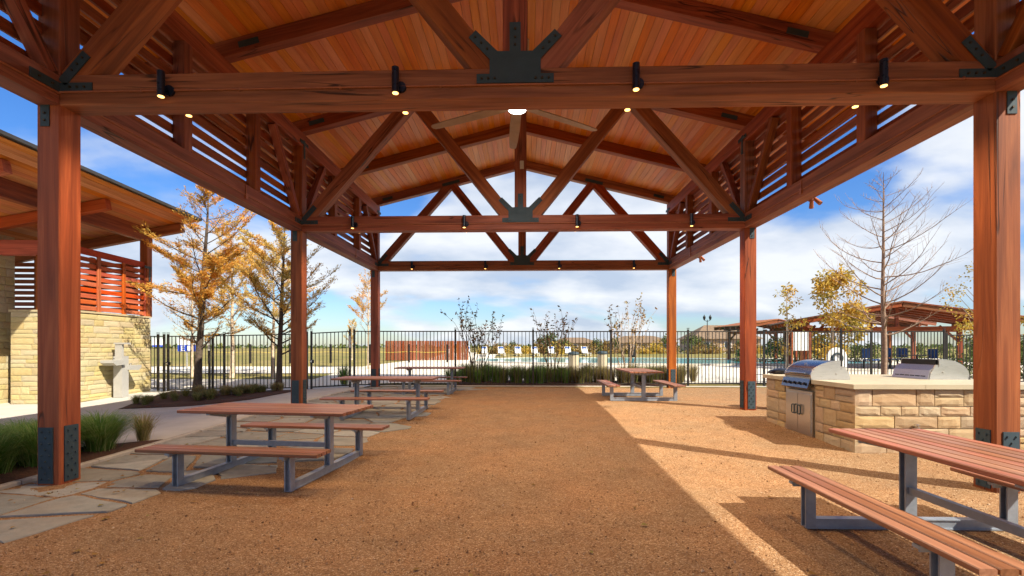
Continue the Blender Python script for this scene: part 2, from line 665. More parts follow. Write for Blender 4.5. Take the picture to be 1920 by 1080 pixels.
def g(Y, X=0.0):
    """ground height: near floor a little low, left walk falling away, pool side rising"""
    return g0(Y) - (0.25 - 0.09 * smooth((Y - 13) / 4) - 0.16 * smooth((Y - 17.5) / 4)) * smooth((-X - 5.7) / 4.0)


def g0(Y):
    if Y < 5:
        return -0.13
    if Y < 12:
        t = (Y - 5) / 7
        return -0.13 * (1 - t * t * (3 - 2 * t))
    if Y < 18:
        return 0.0
    if Y < 27:
        return 0.35 * (Y - 18) / 9
    if Y < 46:
        return 0.35 + 0.03 * (Y - 27) / 19
    if Y < 52:
        return 0.38 + 0.24 * (Y - 46) / 6
    return 0.62


def sheet(name, xs, ys, dz, mat, kind='structure', jitter=None, clip=None, smooth=True, **kw):
    m = MB()
    nx, ny = len(xs), len(ys)
    for y in ys:
        for x in xs:
            z = g(y, x) + dz
            if jitter:
                z += jitter(x, y)
            m.v.append((x, y, z))
    for j in range(ny - 1):
        for i in range(nx - 1):
            m.f.append((j * nx + i, j * nx + i + 1, (j + 1) * nx + i + 1, (j + 1) * nx + i))
            m.m.append(0)
    o = m.build(name, mat, smooth=smooth)
    return tag(o, kind=kind, **kw)


def lin(a, b, s):
    n = max(1, int(round((b - a) / s)))
    return [a + (b - a) * i / n for i in range(n + 1)]


YS = [-60, -20, -6] + lin(5, 22, .5) + [27, 40, 46, 52, 90, 160, 400, 1200, 4000]
sheet('ground', [-4000, -600, -100, -40, -20] + lin(-9.7, -5.7, .5) + [0, 20, 40, 100, 600, 4000], YS, -0.03, M['field'])


def gj(x, y):
    return 0.016 * mnoise.noise((x * 0.9, y * 0.9, 0)) + 0.007 * mnoise.noise((x * 4, y * 4, 3))


sheet('gravel_floor', lin(-5.6, 12, .16), lin(-5, 17.1, .16), 0.0, M['gravel'], jitter=gj)
YW = [-6] + lin(5, 18.2, .4)
sheet('pavement', [-40, -16, -12] + lin(-9.7, -5.72, .4), YW, -0.004, M['concrete'])
sheet('fence_strip', lin(-5.5, 12, 1.2), [16.98, 17.35], 0.03, M['kerb'])
YD = [18.6, 20, 22.5, 27, 34, 40, 46, 52, 70]
sheet('pool_deck', [-9, -5, 0, 5, 12, 20, 40], YD, 0.004, M['deckcon'])
sheet('roadway', [-60, -30, -9.01], [22.5, 24.5, 26.5], 0.006, M['deckcon'])
sheet('footpath', [-60, -30, -12] + lin(-9.7, -6.0, .5), lin(18.2, 20.2, .5), 0.006, M['deckcon'])
# pool water, a few centimetres below its coping
pool = MB()
pts = [(-3.5, 33.5), (2, 30.5), (8, 28.6), (16, 28.2), (22, 30), (23, 36), (18, 42), (8, 45), (0, 44.5), (-4, 41)]
pool.prism(pts, 'z', 0.20, 0.425)
tag(pool.build('pool_water', M['water']), kind='structure')
cop = MB()
ptsb = [(x + (0.4 if x > 9 else -0.4), y + (0.4 if y > 37 else -0.4)) for x, y in pts]
for i in range(len(pts)):
    j = (i + 1) % len(pts)
    a, b, c, d = pts[i], pts[j], ptsb[j], ptsb[i]
    cop.add([(a[0], a[1], .45), (b[0], b[1], .45), (c[0], c[1], .45), (d[0], d[1], .45), (a[0], a[1], .2), (b[0], b[1], .2), (c[0], c[1], .1), (d[0], d[1], .1)],
            [(0, 1, 2, 3), (0, 4, 5, 1), (2, 6, 7, 3)])
tag(cop.build('pool_coping', M['deckcon']), kind='structure')
sheet('dry_grass_bank', [-3, 10, 24, 60], [46, 49, 52, 60], 0.03, M['field'])

# planting beds
def bed(name, poly, h=0.05):
    m = MB()
    cx = sum(p[0] for p in poly) / len(poly)
    cy = sum(p[1] for p in poly) / len(poly)
    rings = []
    for k, (s, dz) in enumerate([(1.0, 0.0), (0.96, h * .6), (0.7, h), (0.35, h * 1.2)]):
        ring = []
        for i in range(len(poly)):
            a, b = poly[i], poly[(i + 1) % len(poly)]
            for t in range(6):
                x = a[0] + (b[0] - a[0]) * t / 6
                y = a[1] + (b[1] - a[1]) * t / 6
                x, y = cx + (x - cx) * s, cy + (y - cy) * s
                ring.append((x, y, g(y, x) + dz + 0.004 + (0.03 * mnoise.noise((x * 2, y * 2, 1)) if k else 0)))
        rings.append(ring)
    n = len(rings[0])
    for r in rings:
        m.v.extend(r)
    for k in range(len(rings) - 1):
        for i in range(n):
            m.f.append((k * n + i, k * n + (i + 1) % n, (k + 1) * n + (i + 1) % n, (k + 1) * n + i))
            m.m.append(0)
    m.f.append(tuple((len(rings) - 1) * n + i for i in range(n)))
    m.m.append(0)
    return tag(m.build(name, M['mulch'], smooth=True), kind='structure')


bed('planting_bed', [(-5.75, -3), (-5.75, 7.7), (-6.6, 7.3), (-8.6, 7.0), (-9.2, 5.5), (-9.2, -3)])
bed('planting_bed', [(-10.9, 12.6), (-9.6, 13.2), (-8.2, 14.2), (-7.75, 16.7), (-9.6, 16.85), (-12.5, 16.8), (-12.0, 15.0)])
bed('planting_bed', [(-2.9, 17.6), (4.6, 17.75), (6.0, 17.9), (6.0, 19.3), (2, 19.5), (-2.9, 19.3)])

# kerb along the flagstones: separate lengths
kr = put('kerb', None)
tag(kr, kind='structure')
y = -2.0
while y < 16.2:
    L = rng.uniform(0.85, 1.05)
    zz = (g(y) + g(y + L)) / 2
    beam('kerb_stone', (-5.665, y, g(y) + 0.0), (-5.665 + rng.uniform(-.008, .008), y + L - 0.012, g(y + L)), 0.09, 0.10, M['kerb'], kr, ch=.012)
    y += L


# flagstones: clipped Voronoi cells with ragged edges
def clip(poly, p, nrm):
    out = []
    for i in range(len(poly)):
        a, b = poly[i], poly[(i + 1) % len(poly)]
        da = (a[0] - p[0]) * nrm[0] + (a[1] - p[1]) * nrm[1]
        db = (b[0] - p[0]) * nrm[0] + (b[1] - p[1]) * nrm[1]
        if da <= 0:
            out.append(a)
        if (da < 0 < db) or (db < 0 < da):
            t = da / (da - db)
            out.append((a[0] + (b[0] - a[0]) * t, a[1] + (b[1] - a[1]) * t))
    return out


fl = put('flagstone_path', None)
tag(fl, kind='structure')


def flag_edge(Y):
    ks = [(-3, -4.9), (2.5, -4.6), (3.4, -4.1), (4.4, -3.9), (5.0, -3.5), (5.5, -3.2), (6.2, -2.9), (7.0, -2.35), (8.2, -2.0), (9.0, -2.5), (11, -2.3), (13, -2.4), (15, -1.9), (16.9, -1.5)]
    for (a, b), (c, d) in zip(ks, ks[1:]):
        if a <= Y <= c:
            return b + (d - b) * (Y - a) / (c - a)
    return -2.2


rf = random.Random(21)
seeds = []
yy = -2.5
while yy < 17.0:
    xx = -5.62
    e = flag_edge(yy)
    while xx < e + 0.1:
        seeds.append((xx + rf.uniform(0.05, 0.6), yy + rf.uniform(-.24, .24)))
        xx += rf.uniform(0.62, 1.08)
    yy += 0.50
for i, s in enumerate(seeds):
    if s[0] > flag_edge(s[1]) - 0.05 or s[0] < -5.6:
        continue
    poly = [(s[0] - .6, s[1] - .36), (s[0] + .55, s[1] - .42), (s[0] + .62, s[1] + .34), (s[0] - .5, s[1] + .42)]
    for j, q in enumerate(seeds):
        if j == i or abs(q[0] - s[0]) > 2 or abs(q[1] - s[1]) > 1.6:
            continue
        dx, dy = q[0] - s[0], q[1] - s[1]
        L = math.hypot(dx, dy)
        if L < .2:
            continue
        mid = (s[0] + dx * (.5 - .028 / L * rf.uniform(.5, 1.6)), s[1] + dy * (.5 - .028 / L * rf.uniform(.5, 1.6)))
        poly = clip(poly, mid, (dx / L, dy / L))
        if len(poly) < 3:
            break
    poly = clip(poly, (-5.61, 0), (-1, 0)) if len(poly) > 2 else poly
    poly = clip(poly, (0, 16.9), (0, 1)) if len(poly) > 2 else poly
    if len(poly) < 3:
        continue
    rag = []
    for k in range(len(poly)):
        a, b = poly[k], poly[(k + 1) % len(poly)]
        n = max(1, int(math.hypot(b[0] - a[0], b[1] - a[1]) / .14))
        for t in range(n):
            x = a[0] + (b[0] - a[0]) * t / n
            y2 = a[1] + (b[1] - a[1]) * t / n
            jx, jy = mnoise.noise((x * 5, y2 * 5, i)), mnoise.noise((x * 5, y2 * 5, i + 50))
            rag.append((x + .025 * jx, y2 + .025 * jy))
    cx = sum(p[0] for p in rag) / len(rag)
    cy = sum(p[1] for p in rag) / len(rag)
    top = 0.012 + rf.uniform(-.004, .006)
    tx, ty = rf.uniform(-.008, .008), rf.uniform(-.008, .008)
    m = MB()
    n = len(rag)
    for sc_, dz in ((1, -.05), (1.0, top - .008), (.985, top)):
        for (x, y2) in rag:
            X, Yy = (x - cx) * sc_, (y2 - cy) * sc_
            m.v.append((X, Yy, g(cy + Yy) - g(cy) + dz + (X * tx + Yy * ty if dz > 0 else 0)))
    for k in range(2):
        for t in range(n):
            m.f.append((k * n + t, k * n + (t + 1) % n, (k + 1) * n + (t + 1) % n, (k + 1) * n + t))
            m.m.append(0)
    m.f.append(tuple(2 * n + t for t in range(n)))
    m.m.append(0)
    m.build('flagstone', M['flag'], fl, Matrix.Translation((cx, cy, g(cy))), local=False)


# loose pebbles on the gravel
def pebbles():
    r = np.random.RandomState(5)
    N = 17000
    Y = 2.6 + 8.5 * r.rand(N) ** 1.7
    X = r.uniform(-5.5, 6.5, N)
    keep = np.abs(X) < Y * 1.15 + .5
    X, Y = X[keep], Y[keep]
    # fewer on the flagstones
    fe = np.array([flag_edge(v) for v in Y])
    k2 = (X > fe + .02) | (r.rand(len(X)) < .25)
    X, Y = X[k2], Y[k2]
    N = len(X)
    S = r.uniform(.004, .0105, N) * (1 + (r.rand(N) < .05) * .8)
    Z = np.array([g(v) + gj(u, v) for u, v in zip(X, Y)]) + S * .25
    base = np.array([(1, 0, 0), (-.5, .87, 0), (-.5, -.87, 0), (0.1, 0.1, .7), (0, 0, -.5)])
    F = np.array([(0, 1, 3), (1, 2, 3), (2, 0, 3), (1, 0, 4), (2, 1, 4), (0, 2, 4)])
    A = r.uniform(0, 6.28, N)
    ca, sa = np.cos(A), np.sin(A)
    V = np.empty((N, 5, 3))
    bs = base[None] * (S[:, None, None]) * r.uniform(.75, 1.25, (N, 5, 1))
    V[:, :, 0] = X[:, None] + bs[:, :, 0] * ca[:, None] - bs[:, :, 1] * sa[:, None]
    V[:, :, 1] = Y[:, None] + bs[:, :, 0] * sa[:, None] + bs[:, :, 1] * ca[:, None]
    V[:, :, 2] = Z[:, None] + bs[:, :, 2]
    FF = (F[None] + 5 * np.arange(N)[:, None, None]).reshape(-1, 3)
    me = bpy.data.meshes.new('loose_pebbles')
    me.from_pydata(V.reshape(-1, 3).tolist(), [], FF.tolist())
    me.materials.append(M['pebble'])
    tag(put('loose_pebbles', me), 'loose brown pebbles scattered over the gravel floor', 'pebbles', kind='stuff')


pebbles()

# a few fallen leaves on the floor and the stones
fr = random.Random(90)
fm = MB()
for _ in range(190):
    x, y = fr.uniform(-5.5, 5.5), 2.8 + 9 * fr.random() ** 1.4
    if fr.random() < .55:
        x = -5.5 + abs(fr.gauss(0, 1.2))
    a = fr.uniform(0, 6.28)
    L, W = fr.uniform(.03, .065), fr.uniform(.015, .03)
    z = g(y) + gj(x, y) + (.026 if x < flag_edge(y) + .1 else .012)
    d = Vector((math.cos(a), math.sin(a), 0))
    sd = Vector((-math.sin(a), math.cos(a), 0))
    c = Vector((x, y, z))
    fm.face([c, c + d * L * .5 + sd * W + Vector((0, 0, fr.uniform(.002, .012))), c + d * L, c + d * L * .5 - sd * W + Vector((0, 0, fr.uniform(.002, .012)))])
tag(fm.build('fallen_leaves', M['autumn']), 'scattered small fallen leaves on the floor', 'leaves', kind='stuff')

# ------------------------------------------------------------------ the pavilion
XC, HI, PW = -0.11, 5.04, 0.264
ZT0, ZT1 = EYE + 2.68, EYE + 3.01
ZP1 = EYE + 4.98
ZP0 = ZP1 - 0.33
YT = [-0.59, 5.2, 10.99, 16.74]
SL = 0.25
ca = math.cos(math.atan(SL))
pav = thing('timber_pavilion', 'large open timber pavilion with louvred sides and orange board ceiling', 'pavilion', (XC, 8.0, 0))
XO = 6.62


def zr(x):       # underside of the rafters
    return ZP1 + SL * (HI - abs(x - XC))


def bolt(m, c, axis='y', s=-1, r=.013, mi=1):
    pr = [(c[0] + r * math.cos(k * math.pi / 3), c[2] + r * math.sin(k * math.pi / 3)) for k in range(6)]
    if axis == 'y':
        m.prism(pr, 'y', c[1], c[1] + s * .016, mi)
    else:
        pr = [(c[1] + r * math.cos(k * math.pi / 3), c[2] + r * math.sin(k * math.pi / 3)) for k in range(6)]
        m.prism(pr, 'x', c[0], c[0] + s * .016, mi)


for ti, yf in enumerate(YT):
    yc = yf + PW / 2
    yb = yf + PW
    gz = g(yc)
    for sgn in (-1, 1):
        px = XC + sgn * (HI + PW / 2)
        lo = beam('post', (px, yc, gz - .3), (px, yc, ZT0), PW, PW, M['timber'], pav, up=(0, 1, 0), ch=.012)
        up = beam('upper_post', (px, yc, ZT1), (px, yc, ZP0), PW * .96, PW * .96, M['timber'], pav, up=(0, 1, 0), ch=.01)
        # knee braces in the louvre plane
        bx = XC + sgn * (HI + .10)
        for d in (-1, 1):
            if ti == 0 and d < 0:
                continue
            if ti == 3 and d > 0:
                continue
            beam('brace', (bx, yc + d * .17, ZT1 + .02), (bx, yc + d * 1.25, ZP0 - .01), .13, .15, M['timber'], pav, up=(1, 0, 0))
        if ti == 0:
            continue
        # base plates with bolts: on the camera-side face and on the inner face
        for face in ('y', 'x'):
            m = MB()
            w, h = .165, .62
            off = 0.02 * sgn
            if face == 'y':
                m.box((px + off, yf - .006, gz + .03 + h / 2), (w, .012, h))
                for r_ in range(9):
                    for k in ((-.045, .045) if r_ % 2 == 0 else (0,)):
                        bolt(m, (px + off + k, yf - .012, gz + .08 + r_ * .065), 'y', -1, .011, 0)
            else:
                ix = px - sgn * PW / 2
                m.box((ix - sgn * .006, yc, gz + .04 + h / 2), (.012, w, h))
                for r_ in range(9):
                    for k in ((-.045, .045) if r_ % 2 == 0 else (0,)):
                        bolt(m, (ix - sgn * .012, yc + k, gz + .09 + r_ * .065), 'x', -sgn, .011, 0)
            m.build('base_plate', [M['plate'], M['bolt']], lo, local=False)
        # strap under the eave beam
        m = MB()
        m.box((px + sgn * .03, yf - .005, ZT0 - .11), (.10, .01, .25))
        for dz in (-.06, .02):
            bolt(m, (px + sgn * .03, yf - .01, ZT0 - .11 + dz))
        m.build('strap', [M['plate'], M['bolt']], lo, local=False)
        # T strap at the top plate
        m = MB()
        ix = px - sgn * PW * .48
        m.box((ix - sgn * .006, yc, ZP0 - .05), (.01, .07, .42))
        m.box((ix - sgn * .006, yc, ZP0 + .1), (.012, .40, .07))
        for dy in (-.14, .14):
            bolt(m, (ix - sgn * .011, yc + dy, ZP0 + .1), 'x', -sgn)
        m.build('tee_strap', [M['plate'], M['bolt']], up, local=False)
    # tie beam
    tie = beam('tie_beam', (XC - HI, yc, (ZT0 + ZT1) / 2), (XC + HI, yc, (ZT0 + ZT1) / 2), PW, ZT1 - ZT0, M['timber'], pav, ch=.01)
    king = beam('king_post', (XC, yc, ZT1), (XC, yc, zr(XC) + .25), PW * .985, .27, M['timber'], pav, up=(1, 0, 0))
    for sgn in (-1, 1):
        # rafter
        zc0 = zr(XC) + .135 / ca
        beam('rafter', (XC + sgn * .02, yc, zc0 - .005), (XC + sgn * XO, yc, zc0 - SL * XO), .235 + .004 * sgn, .27, M['timber'], pav, up=(0, 0, 1))
        # webs
        beam('web', (XC + sgn * 4.93, yc, ZT1 - .05), (XC + sgn * 2.55, yc, zr(XC + 2.55) + .04), PW * .95, .27, M['timber'], pav)
        beam('web', (XC + sgn * .28, yc, ZT1 - .02), (XC + sgn * 2.42, yc, zr(XC + 2.42) + .02), PW * .93, .27, M['timber'], pav)
        if ti == 0:
            continue
        # heel plates
        m = MB()
        hx = XC + sgn * HI
        m.box((hx - sgn * .19, yf - .005, ZT0 + .19), (.37, .01, .10))
        for k in (.13, .21, .29):
            bolt(m, (hx - sgn * k, yf - .01, ZT0 + .19))
        a = math.atan2(zr(XC + 2.55) + .04 - (ZT1 - .05), 2.38)
        Mr = Matrix.Translation((hx - sgn * .17, yf - .004, ZT1 + .07)) @ Matrix.Rotation(sgn * a, 4, 'Y')
        m.box((0, 0, 0), (.42, .012, .11), 0, Mr)
        for k in (-.03, .06, .15):
            c = Mr @ Vector((-sgn * k, -.004, 0))
            bolt(m, c)
        m.box((hx - sgn * .006, yf - .17, ZT0 + .19), (.012, .32, .10))
        for k in (.1, .24):
            bolt(m, (hx - sgn * .01, yf - k, ZT0 + .19), 'x', -sgn)
        m.build('heel_plate', [M['plate'], M['bolt']], tie, local=False)
        # plate where the webs meet the rafter
        m = MB()
        ax = XC + sgn * 2.48
        az = zr(ax)
        Mr = Matrix.Translation((ax, yf - .001, az + .1)) @ Matrix.Rotation(sgn * math.atan(SL), 4, 'Y')
        m.box((0, 0, 0), (.62, .016, .10), 0, Mr)
        m.build('apex_plate', [M['plate'], M['bolt']], tie, local=False)
        m = MB()
        Mr = Matrix.Translation((XC + sgn * 4.7, yf - .001, zr(XC + 4.7) + .13)) @ Matrix.Rotation(sgn * math.atan(SL), 4, 'Y')
        m.box((0, 0, 0), (.36, .016, .09), 0, Mr)
        m.build('rafter_plate', [M['plate'], M['bolt']], tie, local=False)
    if ti > 0:
        # centre gusset
        half = [(.415, ZT0 + .165), (.415, ZT0 + .262), (.275, ZT0 + .262), (.275, ZT0 + .425), (.50, ZT0 + .66), (.425, ZT0 + .735), (.19, ZT0 + .505), (.06, ZT0 + .505), (.06, ZT0 + .815)]
        poly = half + [(-x, z) for x, z in reversed(half)]
        m = MB()
        m.prism([(XC + x, z) for x, z in poly], 'y', yf - .014, yf - .001)
        for x in (.36, .29, .22):
            for s in (-1, 1):
                bolt(m, (XC + s * x, yf - .014, ZT0 + .212))
        for z in (.57, .65, .74):
            bolt(m, (XC, yf - .014, ZT0 + z))
        for k in (0, .065, .13):
            for s in (-1, 1):
                bolt(m, (XC + s * (.30 + k), yf - .014, ZT0 + .53 + k))
        m.build('gusset_plate', [M['plate'], M['bolt']], tie, local=False)
        # conduit along the tie
        m = MB()
        m.tube([(XC - HI, yf - .012, ZT0 + .135), (XC, yf - .022, ZT0 + .14), (XC + HI, yf - .012, ZT0 + .135)], .011, 8)
        for k in range(-4, 5):
            m.box((XC + k * 1.1 + .3, yf - .012, ZT0 + .137), (.02, .026, .03))
        m.build('conduit', M['conduit'], tie, local=False, smooth=True)

# eave beams, top plates, studs, louvre slats, side conduits
bays = list(zip(YT, YT[1:]))
for sgn in (-1, 1):
    px = XC + sgn * (HI + PW / 2)
    beam('eave_beam', (px, -2.0, (ZT0 + ZT1) / 2), (px, YT[3] + PW + .02, (ZT0 + ZT1) / 2), PW * 1.004, ZT1 - ZT0 - .002, M['timber'], pav, ch=.01)
    beam('top_plate', (px, -2.0, (ZP0 + ZP1) / 2), (px, YT[3] + PW + .02, (ZP0 + ZP1) / 2), PW * .9, ZP1 - ZP0, M['timber'], pav)
    for bi, (ya, yb_) in enumerate(bays):
        for k in (1, 2):
            ys = ya + PW / 2 + (yb_ - ya) * k / 3
            beam('stud', (XC + sgn * (HI + .105), ys, ZT1), (XC + sgn * (HI + .105), ys, ZP0), .19, .18, M['timber'], pav, up=(0, 1, 0))
        for k in range(8):
            z = ZT1 + .105 + k * .205
            beam('louvre_slat', (XC + sgn * (HI + .222), ya + PW, z), (XC + sgn * (HI + .222 + rng.uniform(-.004, .004)), yb_, z + rng.uniform(-.004, .004)), .04, .135, M['slat'], pav, ch=.004)
        # conduit on the inner face and its junction stub
        m = MB()
        ix = XC + sgn * (HI - .011)
        m.tube([(ix, ya + PW, ZT0 + .12), (ix, yb_, ZT0 + .12)], .011, 8)
        m.tube([(ix, ya + 3.55, ZT0 + .12), (ix, ya + 3.55, ZT1 - .03)], .010, 6)
        m.box((ix, ya + 3.55, ZT0 + .10), (.04, .07, .10))
        m.build('side_conduit', M['conduit'], pav, local=False)
for yf in (2.43, 8.23, 14.0):
    for sgn in (-1, 1):
        zc0 = zr(XC) + .135 / ca
        beam('rafter', (XC + sgn * .012, yf, zc0 - .005), (XC + sgn * XO, yf, zc0 - SL * XO), .20 + .004 * sgn, .27, M['timber'], pav)
        m = MB()
        Mr = Matrix.Translation((XC + sgn * 4.62, yf - .108, zr(XC + 4.62) + .13)) @ Matrix.Rotation(sgn * math.atan(SL), 4, 'Y')
        m.box((0, 0, 0), (.36, .016, .10), 0, Mr)
        m.build('rafter_plate', [M['plate'], M['bolt']], pav, local=False)

# ceiling boards, one by one, and the roof sheet above
ZD = zr(XC) + .27 / ca
YE0, YE1 = -2.2, 17.35
BW = .158
rows = int(XO / ca / BW) + 1
rb = random.Random(3)
for sgn in (-1, 1):
    for i in range(rows):
        s = (i + .5) * BW
        x = XC + sgn * s * ca
        z = ZD - SL * s * ca + .012
        upv = (sgn * SL, 0, 1)
        js = sorted(rb.sample([2.43, 5.33, 8.23, 11.12, 14.0], 2)) if i % 2 else [rb.choice([5.33, 8.23, 11.12])]
        ys = [YE0] + js + [YE1]
        for a, b in zip(ys, ys[1:]):
            beam('ceiling_board', (x, a + .002, z), (x, b - .002, z), BW - .004, .02, M['deck'], pav, up=upv, ch=.006)
    m = MB()
    za = ZD + .035
    e = XO + .12
    m.add([(XC, YE0 - .1, za), (XC + sgn * e, YE0 - .1, za - SL * e), (XC + sgn * e, YE1 + .05, za - SL * e), (XC, YE1 + .05, za),
           (XC, YE0 - .1, za + .07), (XC + sgn * e, YE0 - .1, za - SL * e + .07), (XC + sgn * e, YE1 + .05, za - SL * e + .07), (XC, YE1 + .05, za + .07)],
          [(0, 1, 2, 3), (4, 5, 6, 7), (0, 1, 5, 4), (1, 2, 6, 5), (2, 3, 7, 6)])
    m.build('roof_sheet', M['roofmetal'], pav, local=False)
    beam('fascia', (XC + sgn * (XO + .06), YE0 - .05, ZD - SL * (XO + .06) - .09), (XC + sgn * (XO + .06), YE1 + .02, ZD - SL * (XO + .06) - .09), .04, .25, M['timber'], pav)

# ------------------------------------------------------------------ lamps on the tie beams
def lamp_parts(root, back):
    s = 1 if back else -1
    m = MB()
    m.lathe([(.036, -.135), (.038, -.13), (.038, .135), (.034, .138)], 16, (0, s * .085))
    m.build('lamp_tube', M['lampblk'], root, smooth=False)
    m = MB()
    pr = [(.04 + .058 * math.cos(t * math.pi / 8), -.04 + .058 * math.sin(t * math.pi / 8)) for t in range(16)]
    m.prism(pr, 'y', 0, s * .03)
    m.box((.02, s * .05, -.03), (.03, .06, .03))
    m.build('mount', M['lampblk'], root)
    m = MB()
    m.lathe([(.031, -.142), (.031, -.1365)], 16, (0, s * .085))
    m.build('lens', M['bulb'], root)


ORD = ['leftmost', 'second from left', 'third from left', 'rightmost']
TIE = {1: 'nearest', 2: 'middle', 3: 'farthest'}
protoF = protoB = None
for ti in (1, 2, 3):
    for back in (False, True):
        if ti == 3 and back:
            continue
        for k, lx in enumerate((-3.83, -1.276, 1.276, 3.83)):
            yy = YT[ti] + (PW if back else 0)
            lab = f'black cylinder lamp, {ORD[k]} on the {"rear" if back else "front"} face of the {TIE[ti]} tie beam'
            Mx = Matrix.Translation((XC + lx + (0 if not back else .0), yy, EYE + 2.85))
            src = protoB if back else protoF
            if src is None:
                r_ = thing('tie_beam_lamp', lab, 'lamp', Mx.translation, 0, 'cylinder lamps on the tie beams')
                lamp_parts(r_, back)
                if back:
                    protoB = r_
                else:
                    protoF = r_
            else:
                r_ = copy_tree(src, None, Mx)
                tag(r_, lab)
            ld = bpy.data.lights.get('lamp_spot') or bpy.data.lights.new('lamp_spot', 'SPOT')
            ld.energy = 70
            ld.color = (1.0, 0.66, 0.34)
            ld.spot_size = R(150)
            ld.spot_blend = 0.7
            ld.shadow_soft_size = 0.03
            lo = bpy.data.objects.new('lamp_light', ld)
            COL.objects.link(lo)
            lo.location = Mx.translation + Vector((0, (.085 if back else -.085), -.155))

# ------------------------------------------------------------------ ceiling fan
fan = thing('ceiling_fan', 'large six-blade ceiling fan with lit round centre hanging from the ridge', 'ceiling fan', (-.135, 8.1, 0))
FZ = 5.42
m = MB()
m.tube([(0, 0, FZ + .2), (0, 0, zr(XC) + .2)], .028, 12)
m.lathe([(.09, zr(XC) + .1), (.09, zr(XC) + .25)], 16)
m.build('downrod', M['blade'], fan)
m = MB()
m.lathe([(.10, FZ - .03), (.17, FZ + .0), (.18, FZ + .06), (.15, FZ + .14), (.05, FZ + .24)], 28)
m.build('motor_housing', M['beige'], fan, smooth=True)
m = MB()
m.lathe([(.03, FZ - .055), (.11, FZ - .05), (.145, FZ - .033), (.14, FZ - .0295)], 28)
m.build('light_panel', M['led'], fan, smooth=True)
m = MB()
secs = []
for r_, w in ((.16, .05), (.3, .085), (.8, .095), (1.4, .085), (1.72, .065), (1.76, .03)):
    secs.append((r_, w))
for (r0, w0), (r1, w1) in zip(secs, secs[1:]):
    for zt, fl_ in ((.008, 0), (-.008, 1)):
        q = [(r0, -w0, zt - w0 * .12), (r1, -w1, zt - w1 * .12), (r1, w1, zt + w1 * .12), (r0, w0, zt + w0 * .12)]
        m.face(q if fl_ else q[::-1])
    for sg in (-1, 1):
        m.face([(r0, sg * w0, .008 + sg * w0 * .12), (r1, sg * w1, .008 + sg * w1 * .12), (r1, sg * w1, -.008 + sg * w1 * .12), (r0, sg * w0, -.008 + sg * w0 * .12)])
bm = m.mesh('blade', M['blade'])
for k in range(6):
    put('blade', bm, fan, Matrix.Translation((0, 0, FZ + .05)) @ Matrix.Rotation(R(90 + 60 * k + 4), 4, 'Z'), True)
fl_d = bpy.data.lights.new('fan_light', 'AREA')
fl_d.shape = 'DISK'
fl_d.size = .26
fl_d.energy = 60
fl_d.color = (1, .93, .82)
fo = bpy.data.objects.new('fan_light', fl_d)
COL.objects.link(fo)
fo.location = (-.135, 8.1, FZ - .07)

# sensor on the middle king post
sen = MB()
sen.box((0, -.03, 0), (.085, .05, .17))
sen.box((0, -.055, -.03), (.06, .02, .07))
tag(sen.build('motion_sensor', M['beige'], None, Matrix.Translation((XC + .03, YT[2] + .002, EYE + 4.14))), 'small beige sensor box on the middle king post', 'sensor')

# twin floodlights outside the right eave beam
for (sx, yy, lab) in ((1, 8.95, 'small twin stub fitting under the near right eave beam'), (1, 14.6, 'small twin stub fitting under the far right eave beam')):
    fx = XC + sx * (HI + PW)
    r_ = thing('twin_stub_fitting', lab, 'light fitting', (fx, yy, ZT0), 0, 'twin fittings under the eave')
    m = MB()
    m.box((.03, 0, .03), (.06, .12, .08))
    m.build('bracket', M['timber'], r_)
    for d in (-1, 1):
        m = MB()
        m.tube([(.05, d * .04, .02), (.10, d * .14, -.10)], [.03, .04], 10)
        m.build('lamp_head', M['conduit'], r_)

# ------------------------------------------------------------------ picnic tables
def make_table(label, loc, rz):
    t = thing('picnic_table', label, 'picnic table', loc, rz, 'picnic tables under the pavilion')
    L = 2.1
    pm = timber_mesh(L, .092, .036, M['plank'], .006)
    for k in range(8):
        put('table_plank', pm, t, Matrix.Translation((-L / 2, -.375 + k * .1071, .762)), True)
    bmh = timber_mesh(L, .089, .036, M['plank'], .006)
    for s in (-1, 1):
        for k in (-1, 0, 1):
            put('bench_plank', bmh, t, Matrix.Translation((-L / 2, s * .83 + k * .103, .412)), True)
    for sx in (-1, 1):
        x = sx * .66
        # each side frame: foot rail, bench legs, table leg, bearers
        m = MB()
        m.box((x, 0, .045), (.05, 1.66, .07))
        m.box((x, 0, .083), (.074, 1.66, .008))
        m.box((x, 0, .008), (.074, 1.72, .012))
        m.build('foot_rail', M['frame'], t)
        for s in (-1, 1):
            m = MB()
            for o_ in (-1, 1):
                m.box((x + o_ * .03, s * .83, .20), (.012, .085, .385))
            m.box((x, s * .83, .20), (.05, .012, .385))
            m.box((x, s * .83, .383), (.055, .30, .02))
            m.box((x, s * .83, .365), (.012, .26, .03))
            m.build('bench_leg', M['frame'], t)
        m = MB()
        for o_ in (-1, 1):
            m.box((x + o_ * .03, 0, .41), (.012, .095, .66))
        m.box((x, 0, .41), (.05, .014, .66))
        m.build('table_leg', M['frame'], t)
        m = MB()
        m.prism([(-.40, .742), (.40, .742), (.40, .725), (.12, .665), (-.12, .665), (-.40, .725)], 'x', x - .022, x + .022)
        m.build('bearer', M['frame'], t)
    m = MB()
    m.box((0, 0, .33), (1.26, .045, .06))
    m.build('stretcher', M['frame'], t)
    return t


